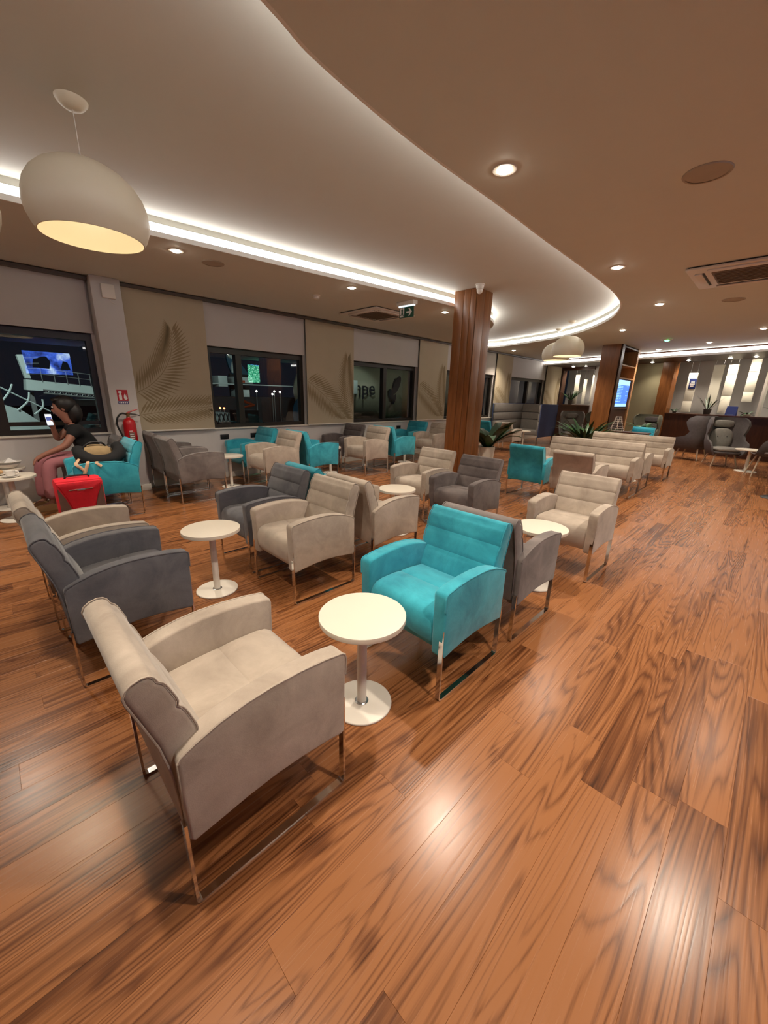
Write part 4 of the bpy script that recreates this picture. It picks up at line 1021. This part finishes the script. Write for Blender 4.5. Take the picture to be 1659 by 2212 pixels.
# shell chair at the right edge
sh = thing('shell_chair', 'grey shell chair beside the white table at the right edge', 'chair', (-0.10, 11.65, 0), radians(200))
mb = MB(); n = 14; vs = []; fs = []
for j, (y, z, w_) in enumerate(((-0.22, 0.43, 0.19), (-0.15, 0.44, 0.22), (0.0, 0.435, 0.235), (0.12, 0.44, 0.235), (0.19, 0.47, 0.235), (0.235, 0.54, 0.23), (0.26, 0.63, 0.215), (0.28, 0.73, 0.18), (0.29, 0.80, 0.11))):
    for k in range(n+1):
        u = -1+2*k/n; vs.append((u*w_, y - (0.05*u*u if z > 0.5 else 0), z+0.05*u*u*(1 if z < 0.5 else 0.2)))
J = 9
for j in range(J-1):
    for k in range(n): fs.append((j*(n+1)+k, j*(n+1)+k+1, (j+1)*(n+1)+k+1, (j+1)*(n+1)+k))
o = mb.add(vs, fs).build('shell', 'felt', sh, True, 80); md = o.modifiers.new('thick', 'SOLIDIFY'); md.thickness = 0.022
for sx in (-1, 1):
    for sy in (-1, 1): MB().tube([(sx*0.12, sy*0.10, 0.44), (sx*0.22, sy*0.20, 0.0)], [0.016, 0.011], 10).build('leg', 'leg_wood', sh)
db = thing('dark_table', 'dark round pedestal table cut by the right edge', 'table', (0.22, 9.15, 0))
MB().lathe([(0.22, 0), (0.225, 0.006), (0.20, 0.016), (0.05, 0.025), (0.03, 0.03)], 36).build('base', 'dark', db)
MB().lathe([(0.028, 0.03), (0.028, 0.70)], 16).build('pole', 'dark', db)
MB().lathe([(0.32, 0.70), (0.325, 0.71), (0.325, 0.725), (0.32, 0.73)], 40).build('tabletop', 'wood_dark', db)

# ------------------------------------------------------------------ hanging panels, plants and signs beyond the far openings
def hang(s, w_, ztop, zbot, label, d=0.75, sign=False, cuts=()):
    t = thing('hanging_panel', label, 'hanging panel', far(s, d, 0), FA, 'white hanging panels')
    zs = [zbot] + sorted(cuts) + [ztop]
    for a, b in zip(zs[:-1], zs[1:]): MB().box(0, w_, 0, 0.03, a+0.004, b-0.004, 0.004).build('panel', 'panel_lit', t)
    for x in (w_*0.12, w_*0.88): MB().tube([(x, 0.015, ztop-0.03), (x, 0.015, 2.84)], 0.006, 6).build('rod', 'steel', t)
    if sign:
        MB().box(w_*0.25, w_*1.02, -0.012, 0, ztop-0.50, ztop-0.18, 0.003).build('sign_board', 'navy', t)
        sg = MB()
        for k, (a, b) in enumerate(((0.42, 0.80), (0.35, 0.9), (0.45, 0.85))): sg.box(w_*a, w_*b, -0.016, -0.012, ztop-0.42+k*0.06, ztop-0.39+k*0.06)
        sg.build('sign_text', 'white', t, False)
hang(4.40, 0.26, 2.42, 1.20, 'hanging white panel with a dark sign, beyond the right opening', 0.75, True, (1.55,))
hang(4.86, 0.28, 2.66, 1.42, 'greyish hanging panel second from the wood pier', 1.15)
hang(5.42, 0.25, 2.62, 1.20, 'tall hanging white panel third from the wood pier', 0.75, False, (1.72, 2.32))
hang(5.94, 0.24, 2.74, 1.56, 'hanging white panel nearest the white mullion', 0.75, False, (1.85, 2.40))
hang(0.20, 0.20, 2.48, 1.32, 'hanging white panel at left of the left far opening', 0.75)
hang(0.50, 0.14, 2.30, 1.32, 'narrow hanging white panel in the left far opening', 0.9)
hang(0.98, 0.22, 2.46, 1.45, 'hanging white panel at right of the left far opening', 0.75)
q = far(5.33, 0.36, 1.17)
pl = plant(q[0], q[1], q[2], 'tall thin plant in a dark pot on the far ledge', 0.16, 0.10, 12, 0.50, 0.035, 'leafd', 21, 'potd', (1.0, 1.5), 0.15)
q = far(4.42, 0.36, 1.17); plant(q[0], q[1], q[2], 'small spiky plant at the left end of the far ledge', 0.05, 0.06, 10, 0.28, 0.03, 'leafd', 22, 'potd', (0.3, 1.2), 0.4)
q = far(6.32, 0.36, 1.17); plant(q[0], q[1], q[2], 'low trailing plant on the far ledge beside the card', 0.06, 0.09, 16, 0.26, 0.05, 'leafd', 23, 'pot', (0.2, 1.2), 0.5)
q = far(7.1, 0.40, 1.17); plant(q[0], q[1], q[2], 'bushy plant at the right end of the far ledge', 0.10, 0.14, 30, 0.45, 0.09, 'leaf', 24, 'pot', (0.4, 1.4), 0.4)
q = far(0.42, 0.36, 1.30); plant(q[0], q[1], q[2], 'dark pointed plant in the left far opening', 0.18, 0.09, 20, 0.55, 0.05, 'leafd', 25, 'potd', (0.9, 1.5), 0.2)
cdp = thing('tent_card', 'dark printed tent card on the far ledge', 'sign', far(5.95, 0.34, 1.17), FA)
MB().prism([(-0.05, 0), (0.05, 0), (0.004, 0.26), (-0.004, 0.26)], -0.13, 0.13, 0).build('card', 'navy', cdp, False)
tc_ = MB()
for k in range(4): tc_.add([(-0.08, -0.049+0.011*k+0.004, 0.03+k*0.055), (0.08-0.02*k, -0.049+0.011*k+0.004, 0.03+k*0.055), (0.08-0.02*k, -0.045+0.011*k+0.004, 0.045+k*0.055), (-0.08, -0.045+0.011*k+0.004, 0.045+k*0.055)], [(0, 1, 2, 3)])
tc_.build('print', 'ext_grey', cdp, False)

# ------------------------------------------------------------------ screens on the wall opposite the windows (seen as reflections)
def tv(y, z, w_, h_, label, mat, sky=False):
    t = thing('television', label, 'television', (4.995, y, z), 0, 'wall screens')
    MB().box(-0.06, 0, -w_/2-0.02, w_/2+0.02, -h_/2-0.02, h_/2+0.02, 0.006).build('casing', 'dark', t)
    MB().box(-0.064, -0.06, -w_/2, w_/2, -h_/2, h_/2).build('picture', mat, t, False)
    if sky: MB().prism([(-w_/2+0.0, h_/2), (w_/2*0.2, h_/2-0.02), (w_/2, h_/2-0.14), (w_/2, h_/2)][::-1], -0.066, -0.064, 0).build('picture_sky', 'tv_sky', t, False)
    else:
        mb = MB(); mb.prism([(-0.45, -0.16), (0.0, -0.2), (0.06, 0.05), (-0.02, 0.22), (-0.12, 0.22), (-0.4, 0.1)], -0.066, -0.064, 0); mb.prism([(0.30, -0.2), (0.6, -0.2), (0.55, 0.05), (0.42, 0.1)], -0.066, -0.064, 0); mb.build('picture_figures', 'dark', t, False)
tv(1.95, 2.25, 1.30, 0.74, 'wall screen with a blue picture, reflected in the left window', 'tv_blue')
tv(10.0, 2.30, 1.10, 0.82, 'wall screen with a forest picture, reflected in the second window', 'tv_green', True)

# ------------------------------------------------------------------ outside: apron at night
struct(MB().box(-120, -7.2, -60, 110, -3.2, -3.0).build('ground', 'tarmac', None, False), 'dark apron outside the windows')
gw = thing('boarding_ramp', 'white boarding ramp with truss and railing outside the left window', 'ramp', (-14, 0, -3.0))
zo = 3.0
def seg(mb, a, b, r=0.02): return mb.tube([(0, a[0], a[1]+zo), (0, b[0], b[1]+zo)], r, 6)
MB().add([(x, y, z+zo) for x in (-0.9, 0.0) for y, z in ((0.93, 1.63), (2.9, 1.45), (2.9, 1.25), (0.89, 1.37))], [(0, 1, 2, 3), (7, 6, 5, 4), (0, 4, 5, 1), (3, 2, 6, 7), (0, 3, 7, 4), (1, 5, 6, 2)]).build('deck_side', 'ext_white', gw, False)
seg(seg(MB(), (1.22, 1.30), (2.9, 1.13), 0.022), (1.22, 1.38), (2.9, 1.22), 0.02).build('truss_chord', 'ext_grey', gw)
tm = MB()
for k in range(14):
    y = 1.24+k*0.12; seg(tm, (y, 1.385-0.1*(y-1.22)), (y+0.06, 1.30-0.1*(y-1.16)), 0.009); seg(tm, (y+0.06, 1.30-0.1*(y-1.16)), (y+0.12, 1.385-0.1*(y-1.1)), 0.009)
tm.build('truss_lattice', 'ext_grey', gw)
seg(MB(), (1.2, 1.92), (2.9, 1.76), 0.012).build('rail', 'ext_grey', gw); seg(MB(), (1.2, 1.78), (2.9, 1.61), 0.008).build('rail', 'ext_grey', gw)
for k in range(7): y = 1.25+k*0.26; seg(MB(), (y, 1.60-0.09*(y-0.93)), (y, 1.915-0.094*(y-1.2)), 0.010).build('rail_post', 'ext_grey', gw)
MB().add([(x, y, z+zo) for x in (-0.4, 0.0) for y, z in ((0.85, 2.22), (0.97, 2.23), (1.03, 1.66), (0.92, 1.66))], [(0, 1, 2, 3), (7, 6, 5, 4), (0, 4, 5, 1), (3, 2, 6, 7), (0, 3, 7, 4), (1, 5, 6, 2)]).build('end_post', 'ext_white', gw, False)
for k in range(4): seg(MB(), (0.98, 2.15-k*0.13), (1.25, 2.17-k*0.13), 0.008).build('ladder_rung', 'ext_grey', gw)
for y in (1.0, 2.6): MB().box(-0.6, -0.4, y-0.05, y+0.05, 0, 4.3).build('support_leg', 'ext_grey', gw, False)
w2_ = thing('service_vehicle', 'white service vehicle with dark lattice outside the left window', 'vehicle', (-15, 0, -3.0))
for (a, b, z0, z1) in ((1.95, 3.2, 0.93, 1.10), (2.2, 3.2, 0.36, 0.50)): MB().box(-1.2, 0, a, b, z0+zo, z1+zo, 0.02).build('deck', 'ext_white', w2_)
MB().box(-1.2, -0.05, 2.0, 3.2, 0.0, 0.93+zo-0.4).build('chassis', 'dark', w2_, False)
ws = thing('baggage_belt', 'white baggage belt with curved handrails outside the left window', 'conveyor', (-12, 0, -3.0))
MB().add([(x, y, z+zo) for x in (-0.8, 0.0) for y, z in ((-0.6, 1.35), (0.28, 1.08), (0.63, 0.93), (1.06, 0.52), (1.0, 0.30), (-0.6, 0.45))], [(0, 1, 2, 3, 4, 5), (11, 10, 9, 8, 7, 6)]+[(i, i+6, (i+1) % 6+6, (i+1) % 6) for i in range(6)]).build('belt_body', 'ext_white', ws, False)
seg(seg(MB(), (-0.3, 1.72), (0.35, 1.43), 0.016), (0.35, 1.43), (1.10, 0.92), 0.016).build('handrail', 'ext_white', ws)
for a, m_, b in (((0.55, 1.5), (0.46, 1.32), (0.28, 1.09)), ((0.8, 1.34), (0.74, 1.14), (0.54, 0.95)), ((1.0, 1.19), (0.98, 1.02), (0.81, 0.86))):
    MB().tube(catmull([(0, a[0], a[1]+zo), (0, m_[0], m_[1]+zo), (0, b[0], b[1]+zo)], 5), 0.020, 6).build('hoop', 'ext_white', ws)
MB().box(-0.6, -0.2, -0.5, 0.9, 0, 0.6+zo).build('support', 'dark', ws, False)
# equipment outside the second window
cb = thing('terminal_building', 'low white cabins on the apron outside the second window', 'building', (-25, 0, -3.0))
for (a, b, z0, z1) in ((10.55, 11.12, 1.70, 2.34), (11.67, 12.80, 1.95, 2.33), (11.92, 12.53, 1.10, 1.55)): MB().box(-1.5, 0, a, b, z0+zo, z1+zo, 0.02).build('cabin', 'ext_white', cb)
MB().box(-0.3, 0.02, 9.5, 17.5, 1.86+zo-0.02, 1.9+zo).build('light_line', 'ext_white', cb, False)
MB().box(-2.0, -0.1, 9.5, 17.5, 0, 1.1+zo).build('base_block', 'tarmac', cb, False)
MB().box(0.0, 0.03, 11.70, 12.25, 1.98+zo, 2.12+zo).build('name_board', 'ext_orange', cb, False)
at = thing('aircraft_tail', 'blue and white aircraft tail fin outside the second window', 'aircraft', (-27.4, 0, -3.0))
MB().prism([(12.2, 3.9+zo), (12.34, 3.13+zo), (12.55, 2.57+zo), (13.8, 2.57+zo), (13.35, 3.12+zo), (12.94, 3.75+zo)][::-1], -0.2, 0.0, 0).build('fin', 'ext_teal', at, False)
MB().tube(catmull([(0.01, 12.35, 3.75+zo), (0.01, 12.75, 3.5+zo), (0.01, 12.62, 3.1+zo), (0.01, 12.62, 2.65+zo)], 6), [0.12]*19, 8).build('stripe', 'ext_white', at)
MB().box(-0.3, -0.05, 12.4, 13.8, 0, 2.6+zo).build('tail_support', 'tarmac', at, False)
for k, (y, z, m_) in enumerate(((14.03, 1.47, 'ext_lamp'), (14.46, 1.44, 'ext_lamp'), (13.88, 1.30, 'ext_lamp'), (10.29, 0.42, 'ext_redlamp'), (10.53, 0.40, 'ext_redlamp'), (12.75, 1.46, 'ext_lamp'))):
    t = thing('apron_lamp', ['upper left white apron lamp outside the second window', 'upper right white apron lamp outside the second window', 'lower white apron lamp outside the second window', 'left red lamp low outside the second window', 'right red lamp low outside the second window', 'white apron lamp beside the cabins'][k], 'lamp', (-24.5, y, -3.0), 0, 'apron lamps')
    MB().tube([(0, 0, 0), (0, 0, z+3.0)], 0.02, 6).build('post', 'ext_grey', t)
    MB().ellipsoid((0, 0, z+3.02), (0.06, 0.06, 0.06), 10, 8).build('lens', m_, t)
tk = thing('apron_tractor', 'pale low vehicle with a lattice frame outside the second window', 'vehicle', (-16, 0, -3.0))
MB().box(-1.2, 0, 6.3, 7.1, 0.24+zo, 0.62+zo, 0.04).build('body', 'ext_white', tk); MB().box(-1.1, -0.1, 6.35, 7.05, 0, 0.24+zo).build('chassis', 'dark', tk, False)
mb = MB()
for k in range(4): mb.tube([(0.02, 6.4+k*0.17, 0.26+zo), (0.02, 6.52+k*0.17, 0.6+zo)], 0.012, 5); mb.tube([(0.02, 6.52+k*0.17, 0.26+zo), (0.02, 6.4+k*0.17, 0.6+zo)], 0.012, 5)
mb.build('lattice', 'dark', tk)
og = thing('loader_arm', 'orange loader arm outside the second window', 'machine', (-18, 0, -3.0))
MB().tube([(0, 8.45, 1.12+zo), (0, 9.2, 0.84+zo)], 0.06, 8).build('boom', 'ext_orange', og); MB().tube([(0, 8.35, 0.70+zo), (0, 9.2, 0.84+zo)], 0.05, 8).build('lower_boom', 'ext_orange', og); MB().box(-0.5, 0.2, 8.2, 9.3, 0, 0.62+zo).build('chassis', 'dark', og, False)
# airliner outside the third window
pln = thing('airliner', 'pale airliner fuselage with dark lettering outside the third window', 'aircraft', (-20.3, 0, -3.0))
mb = MB(); mb.tube([(0, y, 1.62+zo) for y in (13.2, 13.6, 14.6, 19, 22, 26, 29)], [0.5, 1.2, 1.75, 1.9, 1.9, 1.9, 1.9], 40); mb.build('fuselage', 'ext_plane', pln)
def textmesh(s, size, name, mat, parent, mtx):
    cu = bpy.data.curves.new(name, 'FONT'); cu.body = s; cu.size = size; cu.extrude = 0.01
    ob = bpy.data.objects.new(name+'_tmp', cu); COL.objects.link(ob)
    me = bpy.data.meshes.new_from_object(ob); bpy.data.objects.remove(ob); me.materials.clear(); me.materials.append(M[mat])
    o = link(name, me, parent); o.matrix_local = mtx; return o
textmesh('hpe', 1.15, 'lettering', 'ext_ink', pln, Matrix.Translation((2.0, 15.75, 1.45+zo)) @ Matrix.Rotation(pi/2, 4, 'Z') @ Matrix.Rotation(pi/2, 4, 'X'))
mb = MB()
for (y, z, a, l, w_) in ((18.9, 1.5, 20, 0.36, 0.24), (19.4, 2.1, -25, 0.62, 0.30), (19.2, 1.2, -20, 0.34, 0.14)):
    P_ = [(y + cos(t)*w_*cos(radians(a)) + sin(t)*l*sin(radians(-a)), z + cos(t)*w_*sin(radians(a))*0.3 + sin(t)*l*cos(radians(a))) for t in [2*pi*k/16 for k in range(16)]]
    mb.prism([(p[0], p[1]+zo) for p in P_], 1.98, 2.0, 0)
mb.build('leaf_emblem', 'ext_ink', pln, False)
MB().box(1.9, 2.4, 15.2, 15.66, 1.48+zo, 2.23+zo, 0.02).build('open_door', 'ext_white', pln)
MB().lathe([(0.85, -1.2), (1.0, -0.3), (0.95, 1.0), (0.7, 1.6)], 28).build('engine_nacelle', 'ext_teal', pln).matrix_local = Matrix.Translation((3.0, 12.6, 0.4+zo)) @ Matrix.Rotation(-pi/2, 4, 'X')
for y in (14.0, 22.0): MB().box(-0.2, 0.2, y-0.2, y+0.2, 0, 1.0).build('landing_gear', 'dark', pln, False)
ml = thing('added_flood_mast', 'added floodlight mast out of sight beside the left window', 'lamp', (-10.5, -2.0, -3.0))  # added mast to carry the first flood beam
MB().tube([(0, 0, 0), (0, 0, 8.0)], 0.08, 10).build('mast', 'ext_grey', ml); MB().box(-0.3, 0.3, -0.2, 0.2, 8.0, 8.15).build('lamp_head', 'ext_grey', ml, False)
def flood(loc, tgt, w_, col=(0.85, 1.0, 0.95), size=60):  # unseen lamps added to light the ramp, cabins and airliner
    L = bpy.data.lights.new('added_flood_beam', 'SPOT'); L.energy = w_; L.color = col; L.spot_size = radians(size); L.spot_blend = 0.5; L.shadow_soft_size = 0.2
    o = bpy.data.objects.new('added_flood_beam', L); COL.objects.link(o); o.location = loc
    o.rotation_euler = (Vector(tgt)-Vector(loc)).to_track_quat('-Z', 'Y').to_euler(); return o
flood((-10.0, -2.0, 4.9), (-14, 1.6, 1.0), 900, size=70)
flood((-12.0, 9.0, 6.0), (-25, 12.0, 2.0), 1200, size=36)
flood((-15.5, 14.0, 4.5), (-18.5, 15.9, 1.8), 160, size=45)
L = bpy.data.lights.new('fuselage_fill', 'POINT'); L.energy = 110; L.color = (0.9, 0.95, 0.72); L.shadow_soft_size = 0.3  # added point light without a fitting, brightens the fuselage
o = bpy.data.objects.new('fuselage_fill', L); COL.objects.link(o); o.location = (-13.0, 19.5, 4.6)
